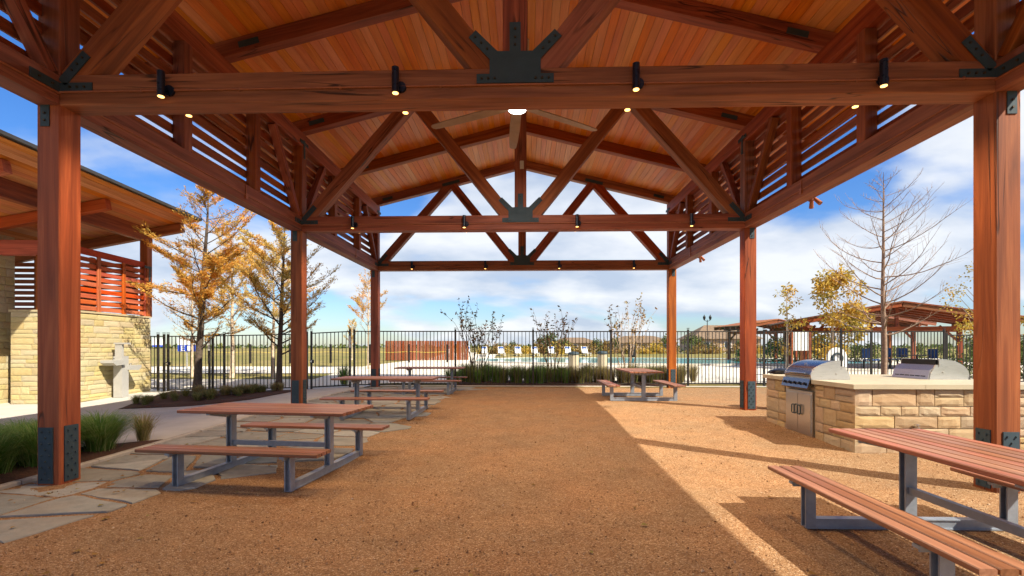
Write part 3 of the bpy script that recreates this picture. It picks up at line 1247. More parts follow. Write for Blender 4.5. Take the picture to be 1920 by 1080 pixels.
tb = make_table('picnic table nearest the left front post, standing partly on flagstones', (-3.08, 5.97, -.125), R(-6))
TABS = [((-2.95, 10.25), R(0), 'second picnic table along the left side, half hidden behind the nearest left one'),
        ((-2.95, 15.0), R(1), 'farthest left picnic table, by the fence beside the far left post'),
        ((3.10, 13.42), R(90), 'small-looking picnic table seen end on, in sunlight by the far right post'),
        ((3.24, 3.52), R(90), 'large sunlit picnic table in the right foreground, cut by the frame')]
for (xy, rz, lab) in TABS:
    c = copy_tree(tb, None, Matrix.Translation((xy[0], xy[1], g(xy[1]) + .005)) @ Matrix.Rotation(rz, 4, 'Z'))
    tag(c, lab)


# ------------------------------------------------------------------ stone blocks
def rough_blocks(mat, n, seed, rough):
    """unit blocks: x -.5..+.5, z -.5..+.5, front face at y=0 facing -y, depth to +1"""
    out = []
    for q in range(n):
        m = MB()
        nx, nz = 5, 4
        idx = {}
        for i in range(nx + 1):
            for k in range(nz + 1):
                x, z = i / nx - .5, k / nz - .5
                edge = i in (0, nx) or k in (0, nz)
                d = mnoise.noise((x * 3 + q * 7 + seed, z * 3, q)) * rough + mnoise.noise((x * 8 + q * 3, z * 8, q + 9)) * rough * .4
                if edge:
                    x *= 0.985 + .01 * mnoise.noise((q, i, k))
                    z *= 0.965 + .02 * mnoise.noise((q + 5, i, k))
                    yv = .10 + .04 * mnoise.noise((i, k, q))
                else:
                    yv = -.10 + d
                idx[i, k] = len(m.v)
                m.v.append((x, yv, z))
        for i in range(nx):
            for k in range(nz):
                m.f.append((idx[i, k], idx[i + 1, k], idx[i + 1, k + 1], idx[i, k + 1]))
                m.m.append(0)
        ring = [(i, 0) for i in range(nx)] + [(nx, k) for k in range(nz)] + [(i, nz) for i in range(nx, 0, -1)] + [(0, k) for k in range(nz, 0, -1)]
        b = len(m.v)
        for r_ in ring:
            v = m.v[idx[r_]]
            m.v.append((v[0], 1, v[2]))
        for a in range(len(ring)):
            c = (a + 1) % len(ring)
            m.f.append((idx[ring[a]], b + a, b + c, idx[ring[c]]))
            m.m.append(0)
        out.append(m.mesh('stone', mat))
    return out


BL = {'lime': rough_blocks(M['lime'], 7, 1, .12), 'limetan': rough_blocks(M['limetan'], 7, 4, .13)}


def stone_face(parent, Mf, W, H, kind, seed, rows=(.09, .22), wid=(.2, .62), holes=(), depth=.05, name='stone'):
    """fill a face with coursed blocks. Mf maps (x along, y into wall, z up) to the parent's space"""
    r = random.Random(seed)
    z = 0
    rowi = 0
    while z < H - .02:
        h = r.uniform(*rows)
        if H - (z + h) < rows[0]:
            h = H - z
        x = 0
        while x < W - .01:
            w = r.uniform(*wid) * (1.0 if h > .12 else 1.15)
            if W - (x + w) < wid[0] * .8:
                w = W - x
            segs = [(x, z, w, h)]
            if h > rows[1] * .8 and w > .34 and r.random() < .35:
                t = r.uniform(.4, .6)
                segs = [(x, z, w, h * t), (x, z + h * t, w, h * (1 - t))]
            for (sx, sz, sw, sh) in segs:
                for (hx0, hx1, hz0, hz1) in holes:      # trim around openings
                    if sz + sh > hz0 + .01 and sz < hz1 - .01 and sx + sw > hx0 and sx < hx1:
                        if sx < hx0 and hx0 - sx > .06:
                            sw = hx0 - sx
                        elif sx + sw > hx1 and sx + sw - hx1 > .06:
                            sw = sx + sw - hx1
                            sx = hx1
                        else:
                            sw = 0
                if sw < .05:
                    continue
                gp = .004 if kind == 'lime' else .006
                me = r.choice(BL[kind])
                fl2 = r.choice((-1, 1))
                Ms = Mf @ Matrix.Translation((sx + sw / 2, 0, sz + sh / 2)) @ Matrix.Diagonal((fl2 * (sw - gp), depth, sh - gp, 1))
                put(name, me, parent, Ms, True)
            x += w
        z += h
        rowi += 1


# ------------------------------------------------------------------ the outdoor kitchen island
KX0, KX1, KY0, KY1, KH = 4.72, 7.45, 7.05, 9.6, .90
kg = g(7.3) - .03
isl = thing('grill_island', 'tan limestone grill island with pale slab counter beside the right posts', 'counter', (KX0, KY0, kg))
KW, KD = KX1 - KX0, KY1 - KY0
HT = .96
m = MB()
m.box((KW / 2, KD / 2, HT / 2 - .05), (KW - .06, KD - .06, HT + .1 - .02))
m.build('core', M['mortar'], isl)
# front face (towards the camera) and left face with the door opening
stone_face(isl, Matrix.Translation((0, 0, -.02)), KW, HT, 'limetan', 11, (.13, .25), (.24, .62), depth=.06)
GY0, GY1 = .98, 1.80          # grill span along local y
Ml = Matrix.Rotation(R(-90), 4, 'Z')
stone_face(isl, Matrix.Translation((0, KD, -.02)) @ Ml, KD, HT, 'limetan', 12, (.14, .26), (.22, .5), holes=[(KD - GY1 - .02, KD - GY0 + .02, .06, 1.2)], depth=.05)
# slab counter in separate lengths
xs = [(-.05, .95), (.954, 1.88), (1.884, KW + .05)]
for a, b in xs:
    m = MB()
    m.prism([(a, HT - .02), (b, HT - .02), (b, HT + .045), (a, HT + .045)], 'y', -.05, .97)
    m.build('counter_slab', M['cap'], isl)
m = MB()
m.prism([(.56, HT - .02), (KW + .05, HT - .02), (KW + .05, HT + .045), (.56, HT + .045)], 'y', .974, 1.80)
m.build('counter_slab', M['cap'], isl)
m = MB()
m.prism([(-.05, HT - .02), (KW + .05, HT - .02), (KW + .05, HT + .045), (-.05, HT + .045)], 'y', 1.804, KD + .04)
m.build('counter_slab', M['cap'], isl)


def make_grill(label, loc, rz):
    """front towards local -x, width along y"""
    t = thing('gas_grill', label, 'grill', loc, rz, 'grills set in the stone island')
    W = .80
    # body with side panels
    prof = [(-.02, .02), (.60, .02), (.62, .10), (.52, .26), (.46, .30), (.40, .30)]
    m = MB()
    side = [(0, .0), (.64, 0), (.60, .15), (.50, .24), (.44, .24), (.0, .12)]
    m.prism(side, 'y', -W / 2 + .012, W / 2 - .012)
    m.build('firebox', M['steel'], t)
    # hood: quarter-round profile
    hp = []
    for k in range(11):
        a = R(8 + 82 * k / 10)
        hp.append((.44 - .46 * math.cos(a), .06 + .27 * math.sin(a)))
    hp += [(.46, .33), (.46, .17), (.0, .06)]
    m = MB()
    m.prism(hp, 'y', -W / 2 + .03, W / 2 - .03)
    m.build('hood', M['hood'], t)
    for s in (-1, 1):
        m = MB()
        sp = [(x * 1.01, z + .006) for x, z in hp[:12]] + [(.465, .20), (.52, .24), (.60, .10), (.62, 0), (0, 0)]
        a, b = sorted((s * (W / 2 - .028), s * W / 2))
        m.prism(sp, 'y', a, b)
        m.tube([(.40, s * (W / 2), .12), (.40, s * (W / 2 + .012), .12)], .014, 10)
        m.build('side_panel', M['steel'], t)
    m = MB()
    m.tube([(-.05, -W / 2 + .1, .125), (-.05, W / 2 - .1, .125)], .013, 10)
    for s in (-1, 1):
        m.box((-.02, s * (W / 2 - .13), .125), (.06, .02, .02))
    m.build('hood_handle', M['handle'], t)
    m = MB()
    m.lathe([(.03, 0), (.03, .006)], 14)
    Mg = Matrix.Translation((.13, 0, .27)) @ Matrix.Rotation(R(-50), 4, 'Y')
    m.build('gauge', M['handle'], t, Mg)
    # control panel with knobs
    m = MB()
    m.prism([(0, .03), (-.03, .03), (-.075, -.12), (-.06, -.14), (0, -.14)], 'y', -W / 2, W / 2)
    m.build('control_panel', M['hood'], t)
    for k in range(5):
        m = MB()
        m.lathe([(.026, 0), (.026, .012), (.02, .014), (.018, .038)], 14)
        Mk = Matrix.Translation((-.055, -W / 2 + .1 + k * .15, -.045)) @ Matrix.Rotation(R(-107), 4, 'Y')
        m.build('knob', M['lampblk'], t, Mk)
    # back vents
    m = MB()
    for r_ in range(3):
        for k in range(6):
            m.box((.625 - r_ * .05, -W / 2 + .12 + k * .112, .05 + r_ * .07), (.02, .085, .014))
    m.build('vents', M['black'], t)
    m = MB()
    m.box((.475, 0, .27), (.03, W - .08, .10))
    m.build('rear_gap', M['black'], t)
    return t


gy = KY0 + (GY0 + GY1) / 2
gr1 = make_grill('stainless grill with dark closed hood above cupboard doors, left end of island', (KX0 - .03, gy, kg + HT + .02), 0)
gr2 = copy_tree(gr1, None, Matrix.Translation((7.26, 8.52, kg + HT + .046)) @ Matrix.Rotation(R(180), 4, 'Z'))
tag(gr2, 'stainless grill seen from its vented back, on the right of the island')
# hole for control panel already outside; cupboard doors under grill 1
cd = thing('grill_cupboard', 'stainless double-door cupboard under the left grill', 'cupboard', (KX0 - .02, gy, kg))
m = MB()
m.box((.03, 0, .43), (.06, .80, .74))
m.build('cupboard_frame', M['steel'], cd)
for s in (-1, 1):
    m = MB()
    m.box((-.008, s * .188, .43), (.016, .366, .64))
    d = m.build('cupboard_door', M['steel'], cd)
    m = MB()
    m.tube([(-.014, s * .05, .40), (-.045, s * .05, .40), (-.05, s * .05, .42), (-.05, s * .05, .53), (-.045, s * .05, .55), (-.014, s * .05, .55)], .010, 8)
    m.tube([(-.045, s * .05, .40), (-.045, s * .11, .40), (-.045, s * .13, .42), (-.045, s * .13, .53), (-.045, s * .11, .55), (-.045, s * .05, .55)], .010, 8)
    m.build('door_handle', M['plate'], d)
# hose tap on the front face
tp = thing('hose_tap', 'small metal hose tap on the front of the island', 'tap', (5.55, KY0, kg + .40))
m = MB()
m.tube([(0, .02, 0), (0, -.07, 0), (0, -.10, -.02), (0, -.11, -.06)], [.014, .014, .014, .016], 10)
m.build('spout', M['handle'], tp)
m = MB()
m.lathe([(.03, .03), (.032, .036), (.03, .042)], 10, (0, -.05))
m.tube([(0, -.05, 0), (0, -.05, .036)], .008, 8)
m.build('tap_handle', M['handle'], tp)

# black round bin behind the island
bn = thing('round_bin', 'black round bin with domed lid behind the grill island', 'bin', (5.85, 11.15, g(11.1)))
m = MB()
m.lathe([(.24, 0), (.26, .05), (.27, .78), (.25, .8)], 20)
m.build('bin_body', M['black'], bn, smooth=False)
m = MB()
m.lathe([(.30, .82), (.31, .85), (.24, .90), (.1, .93)], 20)
m.build('bin_lid', M['black'], bn, smooth=True)
# ------------------------------------------------------------------ iron fences
picket_mesh = {}


def picket(h):
    k = round(h, 2)
    if k not in picket_mesh:
        m = MB()
        m.box((0, 0, h / 2), (.021, .021, h))
        picket_mesh[k] = m.mesh('picket', M['fence'])
    return picket_mesh[k]


def fence_run(name, label, posts, h, cat='fence', group=None, sp=.128, bottom=.08):
    p0 = posts[0]
    t = thing(name, label, cat, (p0[0], p0[1], g(p0[1], p0[0])), 0, group)
    pm = MB()
    pm.box((0, 0, (h + .06) / 2 - .1), (.062, .062, h + .26))
    pm.box((0, 0, h + .10), (.074, .074, .025))
    pme = pm.mesh('fence_post', M['fence'])
    for i, p in enumerate(posts):
        a = 0
        put('fence_post', pme, t, Matrix.Translation((p[0], p[1], g(p[1], p[0]))) @ Matrix.Rotation(R(3), 4, 'Z'), False)
    for a, b in zip(posts, posts[1:]):
        za, zb = g(a[1], a[0]), g(b[1], b[0])
        for z in (h - .02, bottom):
            beam('rail', (a[0], a[1], za + z), (b[0], b[1], zb + z), .034, .036, M['fence'], t, ch=.003)
        L = math.hypot(b[0] - a[0], b[1] - a[1])
        n = int(L / sp)
        for k in range(1, n):
            u = k / n
            put('picket', picket(h - bottom - .02), t, Matrix.Translation((a[0] + (b[0] - a[0]) * u, a[1] + (b[1] - a[1]) * u, za + (zb - za) * u + bottom)), False)
    return t


FA = [(-6.10, 17.06), (-2.53, 17.40), (0.28, 17.49), (3.11, 17.64), (5.95, 17.83), (8.80, 18.05), (11.75, 18.3), (12.9, 18.37), (15.75, 18.6)]
fence_run('iron_fence', 'long dark iron picket fence across the far end of the pavilion', FA, 2.0)
fence_run('iron_fence', 'lower iron fence panel continuing right of the tall fence', [(15.85, 18.62), (18.6, 18.8), (21.4, 19.0)], 1.86)
FL = [(-11.2, 17.0), (-10.78, 17.0), (-8.29, 17.0), (-7.78, 17.0)]
fence_run('iron_fence', 'dark iron picket fence behind the orange trees, between the two gates', FL, 2.0)
fence_run('iron_fence', 'narrow iron fence piece between the stone wall and the left gate', [(-13.6, 17.0), (-13.2, 17.0), (-12.98, 17.0)], 1.98, bottom=.1)


def gate(label, a, b, h):
    t = fence_run('iron_gate', label, [a, b], h, 'gate', 'gates in the iron fence', bottom=.06)
    z0 = g(a[1], a[0])
    m = MB()
    m.box((0, -.05, 0), (.12, .08, .12))
    m.build('latch_box', M['black'], t, Matrix.Translation((a[0] + .04, a[1], z0 + .98)), local=False)
    m = MB()
    m.lathe([(.03, 0), (.045, .02), (.03, .05)], 12)
    m.build('latch_knob', M['handle'], t, Matrix.Translation((a[0] + .04, a[1] - .09, z0 + .98)) @ Matrix.Rotation(R(90), 4, 'X'), local=False)
    m = MB()
    m.box((0, -.045, 0), (.07, .03, .42))
    m.build('closer', M['white'], t, Matrix.Translation((b[0], b[1], z0 + h - .32)), local=False)
    return t


gate('iron gate between the stone wall and the orange tree trunk', (-12.83, 17.0), (-11.32, 17.0), 1.98)
gate('iron gate just right of the middle left post', (-7.62, 17.0), (-6.25, 17.05), 2.0)

# ------------------------------------------------------------------ left building
BM = Matrix.Translation((-13.45, 16.95, -.22)) @ Matrix.Rotation(R(4), 4, 'Z') @ Matrix.Scale(1.177, 4)
bld = put('restroom_building', None, None, BM)
tag(bld, 'limestone restroom building with cedar screens and tilted wooden roof at left', 'building')
m = MB()
m.prism([(-.30, 0.0), (-.028, 0.0), (-.028, -2.722), (-1.44, -2.722), (-1.44, -2.45), (-.30, -2.45)], 'z', -.3, 2.27)
m.build('wall_core', M['mortar'], bld)
# right face: x=0 plane, facing +x ; along = +y
Mr_ = Matrix.Translation((0, -2.75, 0)) @ Matrix.Rotation(R(90), 4, 'Z')
stone_face(bld, Mr_, 2.77, 2.24, 'lime', 31, (.07, .19), (.2, .62), depth=.03)
stone_face(bld, Matrix.Translation((-1.46, -2.75, -.02)), 1.44, 2.28, 'lime', 32, (.09, .2), (.2, .55), depth=.03)
m = MB()
m.box((-.16, -1.37, 2.29), (.36, 2.80, .05))
m.box((-.92, -2.60, 2.285), (1.12, .36, .05))
m.build('wall_cap', M['lime'], bld)
# stone pillar by the doorway
m = MB()
m.box((-2.50, -2.50, 2.0), (1.3, .5, 4.4))
m.build('pillar_core', M['mortar'], bld)
stone_face(bld, Matrix.Translation((-3.20, -2.78, -.1)), 1.38, 4.3, 'lime', 33, (.12, .24), (.25, .6), depth=.03, name='pillar_stone')
stone_face(bld, Matrix.Translation((-1.82, -2.75, -.1)) @ Matrix.Rotation(R(90), 4, 'Z'), .5, 4.3, 'lime', 34, (.12, .24), (.2, .4), depth=.03, name='pillar_stone')
# screen on the right wall
for k in range(9):
    z = 2.40 + k * .158
    beam('screen_slat', (-.10, -2.70, z), (-.10, -.1, z), .03, .112, M['screen'], bld, local=True)
beam('screen_rail', (-.09, -2.72, 3.86), (-.09, -.09, 3.86), .06, .17, M['screen'], bld, local=True)
for yy in (-2.70, -1.85, -.98, -.10):
    beam('screen_stile', (-.06, yy, 2.31), (-.06, yy, 3.78), .05, .11, M['screen'], bld, up=(0, 1, 0), local=True)
beam('corner_post', (-.11, -.02, 2.31), (-.11, -.02, 4.62), .22, .22, M['timber'], bld, up=(0, 1, 0), local=True)
m = MB()
m.box((.01, -.1, 3.80), (.012, .30, .07))
m.box((-.0, -.02, 3.55), (.012, .07, .55))
m.build('corner_strap', M['plate'], bld)
# far screen and dark wall inside
m = MB()
m.box((-4.0, .1, 1.15), (6.4, .12, 2.5))
m.build('back_wall', M['timber'], bld)
for k in range(9):
    z = 2.52 + k * .17
    beam('back_slat', (-7.0, .05, z), (-.4, .05, z), .03, .12, M['slat'], bld, local=True)
for xx in (-5.5, -3.3, -1.7):
    beam('back_stile', (xx, .0, 2.4), (xx, .0, 4.1), .09, .14, M['timber'], bld, up=(0, 1, 0), local=True)
# beams
beam('fascia_beam', (-.11, -9.5, 4.80), (-.11, .12, 4.80), .20, .42, M['timber'], bld, local=True)
beam('front_beam', (-7, -2.62, 3.86), (-.7, -2.62, 3.86), .2, .36, M['screen'], bld, local=True)
beam('inner_post', (-.85, -2.6, 2.31), (-.85, -2.6, 3.68), .16, .16, M['timber'], bld, up=(0, 1, 0), local=True)


def rz_(x):
    return 5.27 + .2 * (x - 1.35)


for yy in (-7.6, -5.1, -2.55, .02):
    x1 = .72 if yy < 0 else .95
    beam('roof_joist', (-7.0, yy, rz_(-7.0) - .15), (x1, yy, rz_(x1) - .15), .18, .26, M['timber' if yy > -1 else 'screen'], bld, local=True)
for k in range(46):
    x = 1.34 - .1825 * (k + .5)
    beam('soffit_board', (x, -9.8, rz_(x) + .012), (x, .18, rz_(x) + .012), .182, .02, M['soffit'], bld, up=(-.2, 0, 1), local=True)
m = MB()
m.add([(1.40, -9.9, rz_(1.4) + .03), (-7.2, -9.9, rz_(-7.2) + .03), (-7.2, .25, rz_(-7.2) + .03), (1.40, .25, rz_(1.4) + .03),
       (1.40, -9.9, rz_(1.4) + .10), (-7.2, -9.9, rz_(-7.2) + .10), (-7.2, .25, rz_(-7.2) + .10), (1.40, .25, rz_(1.4) + .10)],
      [(0, 1, 2, 3), (4, 5, 6, 7), (0, 1, 5, 4), (1, 2, 6, 5), (2, 3, 7, 6), (3, 0, 4, 7)])
m.build('roof', M['roofmetal'], bld)

# drinking fountain
fx = thing('drinking_fountain', 'grey two-basin drinking fountain with bottle filler against the stone wall', 'drinking fountain', (-13.02, 15.2, g(15.2, -13)), R(4))
FS = Matrix.Scale(1.2, 4)
fx.matrix_basis = fx.matrix_basis @ FS
MW[fx.name] = fx.matrix_basis.copy()
m = MB()
m.box((0, 0, .55), (.22, .24, 1.1))
m.build('pedestal', M['fountain'], fx)
m = MB()
m.box((0, -.06, 1.26), (.18, .07, .34))
m.box((.06, -.04, 1.44), (.34, .14, .045))
m.box((-.075, 0, 1.26), (.03, .14, .34))
m.build('bottle_filler', M['fountain'], fx)
for s, z, yb in ((-1, .95, 0), (1, .80, 0)):
    m = MB()
    m.prism([(.08, z - .07), (.40, z - .09), (.50, z - .02), (.50, z + .05), (.08, z + .05)], 'x', -.15, .18)
    Mx = Matrix.Scale(s, 4, (0, 1, 0))
    m.build('basin', M['fountain'], fx, Mx)
    m = MB()
    m.tube([(0, s * .30, z + .05), (.02, s * .30, z + .085), (.05, s * .31, z + .09)], .014, 8)
    m.build('spout', M['handle'], fx)

# wall hydrant on the pillar
hy = MB()
hy.lathe([(.03, 0), (.05, .02), (.05, .05), (.02, .06)], 12)
tag(hy.build('wall_tap', M['handle'], None, BM @ Matrix.Translation((-1.90, -2.80, 1.25)) @ Matrix.Rotation(R(90), 4, 'X')), 'small round metal tap on the stone pillar edge', 'tap')


# ------------------------------------------------------------------ plants
def grass_mesh(name, n, h, spread, mat, seed, wd=.006, droop=.6):
    r = random.Random(seed)
    m = MB()
    for _ in range(n):
        a = r.uniform(0, 6.283)
        rr = abs(r.gauss(0, .3)) * spread * .4
        bx, by = rr * math.cos(a), rr * math.sin(a)
        a2 = a + r.uniform(-.7, .7)
        hh = h * r.uniform(.55, 1.15)
        out = spread * r.uniform(.25, 1.05)
        w = wd * r.uniform(.6, 1.5)
        px, py = -math.sin(a2) * w, math.cos(a2) * w
        pts = []
        for t in (0, .4, .75, 1.0):
            o_ = out * t ** 1.6
            z = hh * (t - droop * .55 * t ** 3)
            pts.append((bx + o_ * math.cos(a2), by + o_ * math.sin(a2), z, 1 - t * .85))
        b = len(m.v)
        for (x, y, z, k) in pts:
            m.v.append((x - px * k, y - py * k, z))
            m.v.append((x + px * k, y + py * k, z))
        for k in range(3):
            m.f.append((b + 2 * k, b + 2 * k + 1, b + 2 * k + 3, b + 2 * k + 2))
            m.m.append(0)
    return m.mesh(name, mat)


GM = [grass_mesh('grass', 1500, .72, .62, M['grassg'], 1, .005), grass_mesh('grass', 1300, .80, .65, M['grassg'], 2, .005)]
GT = [grass_mesh('grass', 420, .75, .42, M['grasst'], 3), grass_mesh('grass', 380, .6, .4, M['grassm'], 4)]
GH = [grass_mesh('grass', 420, .95, .42, M['grassm'], 6, .008, .45), grass_mesh('grass', 420, .85, .4, M['grasst'], 7, .008, .45), grass_mesh('grass', 420, .9, .42, M['grassg'], 8, .008, .4)]
rp = random.Random(77)


def clump(mesh, x, y, s, label, group):
    o = put('grass_clump', mesh, None, Matrix.Translation((x, y, g(y, x) + .02)) @ Matrix.Rotation(rp.uniform(0, 6.28), 4, 'Z') @ Matrix.Scale(s, 4))
    return tag(o, label, 'grass clump', group, 'thing')


for (x, y) in [(-6.35, 5.55), (-6.5, 6.4), (-6.9, 4.9), (-7.3, 5.8), (-6.4, 7.1), (-7.2, 6.7), (-6.3, 4.6), (-6.6, 3.9), (-7.5, 4.2), (-6.2, 6.0), (-8.1, 5.2), (-6.25, 5.1), (-6.7, 5.9), (-7.0, 7.0), (-6.15, 6.8), (-7.6, 5.0), (-6.8, 6.9)]:
    clump(rp.choice(GM), x, y, rp.uniform(.85, 1.1), 'soft green fountain grass clump in the bed behind the left front post', 'green grass clumps beside the left front post')
for (x, y) in [(-7.7, 6.6), (-8.3, 6.3), (-8.5, 5.6), (-8.6, 4.6), (-7.1, 7.2), (-6.1, 7.55)]:
    clump(rp.choice(GT), x, y, rp.uniform(.75, 1.0), 'tan dry grass tuft at the back of the left bed', 'tan grass tufts in the left bed')
for k in range(40):
    t = rp.random()
    x = -10.6 + 2.4 * t + rp.uniform(-1.2, .1)
    y = 13.0 + 2.6 * t + rp.uniform(0, 1.3)
    clump(rp.choice([GT[0], GT[1], GT[1]]), x, y, rp.uniform(.5, .75), 'low tan and green grass tuft under the orange trees', 'grass tufts under the orange trees')
for k in range(64):
    x = -2.75 + 8.6 * k / 63 + rp.uniform(-.1, .1)
    y = 18.05 + rp.uniform(0, 1.0)
    right = x > 1.6
    me = rp.choice([GH[1], GH[0], GH[1]]) if right else rp.choice([GH[2], GH[0], GH[2]])
    clump(me, x, y, rp.uniform(.75, 1.0), ('tan grass clump behind the fence, right of centre' if right else 'dark green grass clump behind the fence, left of centre'),
          'tan grasses behind the fence' if right else 'green grasses behind the fence')
for (x, y) in [(-6.9, 18.2), (6.6, 19.2), (6.1, 19.0)]:
    clump(GH[2] if x < 0 else GH[1], x, y, 1.0, 'solitary grass clump beyond the fence gate' if x < 0 else 'tan grass clump at the pool deck edge, right side', None if x < 0 else 'grasses at the deck edge')


def leaf_quad(m, c, d, L, W, r):
    """one pointed leaf at c along d"""
    d = d.normalized()
    s = d.cross(Vector((r.uniform(-1, 1), r.uniform(-1, 1), r.uniform(-1, 1))))
    if s.length < 1e-4:
        return
    s.normalize()
    c = Vector(c)
    m.face([c, c + d * L * .5 + s * W * .5, c + d * L, c + d * L * .5 - s * W * .5])


def rot_axis(v, ang, axis):
    return Matrix.Rotation(ang, 3, axis) @ v


def conifer(name, label, base, h, spread, seed, leafmat, barkmat, r0=.10, first=.3, nb=46, leaves=1.0, up=(8, 35), bare_low=0.3, lean=(0, 0), cat='tree', group=None, twigs=7, top_curve=.35):
    r = random.Random(seed)
    t = thing(name, label, cat, (base[0], base[1], g(base[1], base[0]) - .05), 0, group)
    tr = MB()
    n = 14
    pts, rad = [], []
    for i in range(n + 1):
        u = i / n
        pts.append(Vector((lean[0] * u + .05 * mnoise.noise((u * 3, seed, 0)), lean[1] * u + .05 * mnoise.noise((u * 3, seed, 9)), h * u)))
        rad.append(r0 * ((1 - u) ** .8 * .9 + .05) * (1.35 if i == 0 else 1))
    tr.tube(pts, rad, 9)
    tr.build('trunk', barkmat, t, smooth=True)
    br = MB()
    lf = MB()

    def at(u):
        k = min(n - 1, int(u * n))
        return pts[k].lerp(pts[k + 1], u * n - k)
    for b in range(nb):
        u = first + (.97 - first) * (b + r.random()) / nb
        az = b * 2.4 + r.uniform(-.5, .5)
        k = (u - first) / (1 - first)
        prof = max(.08, 1 - k ** 2.2) ** .9 * (1 if k > .25 else .65 + k * 1.4)
        L = spread * prof * r.uniform(.65, 1.12) + .15
        el = R(r.uniform(*up))
        p = at(u)
        d = Vector((math.cos(az) * math.cos(el), math.sin(az) * math.cos(el), math.sin(el)))
        bp = [p]
        brad = [max(.006, r0 * .30 * (1 - u) + .008)]
        ns = 7
        for s in range(ns):
            d = (d + Vector((r.uniform(-.13, .13), r.uniform(-.13, .13), r.uniform(-.08, .12) + top_curve * .09))).normalized()
            bp.append(bp[-1] + d * L / ns)
            brad.append(brad[0] * (1 - (s + 1) / ns * .85))
        br.tube(bp, brad, 5, cap=False)
        nt = int(twigs * (0.6 + prof))
        dens = r.choice((.25, .7, 1.0, 1.5))
        for q in range(nt):
            v = .2 + .8 * (q + r.random()) / nt
            kk = min(ns - 1, int(v * ns))
            tp = bp[kk].lerp(bp[kk + 1], v * ns - kk)
            td = (bp[kk + 1] - bp[kk]).normalized()
            side = r.choice((-1, 1))
            td = rot_axis(td, side * R(r.uniform(30, 65)), Vector((0, 0, 1)))
            td.z += r.uniform(-.15, .3)
            td.normalize()
            tl = L * r.uniform(.16, .34) * (1.1 - .5 * v) + .06
            tip = tp + td * tl + Vector((0, 0, r.uniform(-.04, .05)))
            mid = tp.lerp(tip, .5) + Vector((r.uniform(-.02, .02), r.uniform(-.02, .02), r.uniform(-.02, .03)))
            br.tube([tp, mid, tip], [.006, .004, .002], 3, cap=False)
            if leaves <= 0:
                # bare tree: finer twigs
                if r.random() < .6:
                    d2 = rot_axis(td, r.choice((-1, 1)) * R(40), Vector((0, 0, 1)))
                    br.tube([mid, mid + d2 * tl * .5], [.003, .0015], 3, cap=False)
                continue
            if k < bare_low and r.random() < .75 * (1 - k / max(bare_low, .01)):
                continue
            nl = int(40 * leaves * dens * (.4 + tl))
            for _ in range(nl):
                w = r.random()
                c = tp.lerp(mid, w * 2) if w < .5 else mid.lerp(tip, w * 2 - 1)
                c = c + Vector((r.gauss(0, .035), r.gauss(0, .035), r.gauss(0, .03)))
                ld = rot_axis(td, r.choice((-1, 1)) * R(r.uniform(35, 80)), Vector((0, 0, 1)))
                ld.z += r.uniform(-.45, .2)
                leaf_quad(lf, c, ld, r.uniform(.07, .15), r.uniform(.018, .036), r)
    br.build('branches', barkmat, t, smooth=True)
    if lf.f:
        lf.build('foliage', leafmat, t)
    return t


conifer('cypress_tree', 'nearest orange cypress tree with dark trunk beside the left gate', (-11.35, 16.4), 7.2, 2.35, 41, M['cypress'], M['bark'], .14, .2, 36, 1.25, bare_low=.26, lean=(.4, 0), group='cypress trees by the fence', twigs=14, up=(4, 40))
conifer('cypress_tree', 'second orange cypress tree, right of the nearest, left of the middle post', (-8.62, 16.6), 6.1, 2.05, 42, M['gold'], M['bark'], .11, .2, 34, 1.15, bare_low=.22, lean=(.25, 0), group='cypress trees by the fence', twigs=13, up=(4, 38))
conifer('cypress_tree', 'slim golden tree with sunlit trunk beyond the fence, behind nearest cypress', (-12.9, 20.9), 6.4, 1.7, 43, M['gold'], M['barkpale'], .10, .3, 34, 1.2, bare_low=.2, twigs=8)
conifer('cypress_tree', 'nearly bare slim tree with sunlit trunk beyond the left gate', (-14.9, 21.2), 4.6, 1.6, 44, M['gold'], M['barkpale'], .075, .3, 36, .14, bare_low=.5)
conifer('cypress_tree', 'slim golden tree with pale trunk beyond the fence, near second cypress', (-11.0, 20.8), 6.0, 1.7, 45, M['gold'], M['barkpale'], .085, .3, 34, 1.2, bare_low=.2, twigs=8)
conifer('cypress_tree', 'sparse pale orange tree behind the far left post', (-8.2, 25.0), 5.2, 1.35, 46, M['cypress'], M['barkpale'], .05, .32, 26, .6, up=(25, 55))
conifer('cypress_tree', 'small thin golden tree in the distance between the left posts', (-14.5, 40.0), 3.3, .7, 47, M['gold'], M['barkpale'], .05, .3, 22, .6, up=(30, 60))
conifer('bare_tree', 'tall leafless tree with upswept branches behind the grill island', (12.35, 17.0), 7.5, 2.9, 48, M['cypress'], M['barkred'], .10, .24, 48, 0, up=(-6, 26), twigs=9, top_curve=1.0)


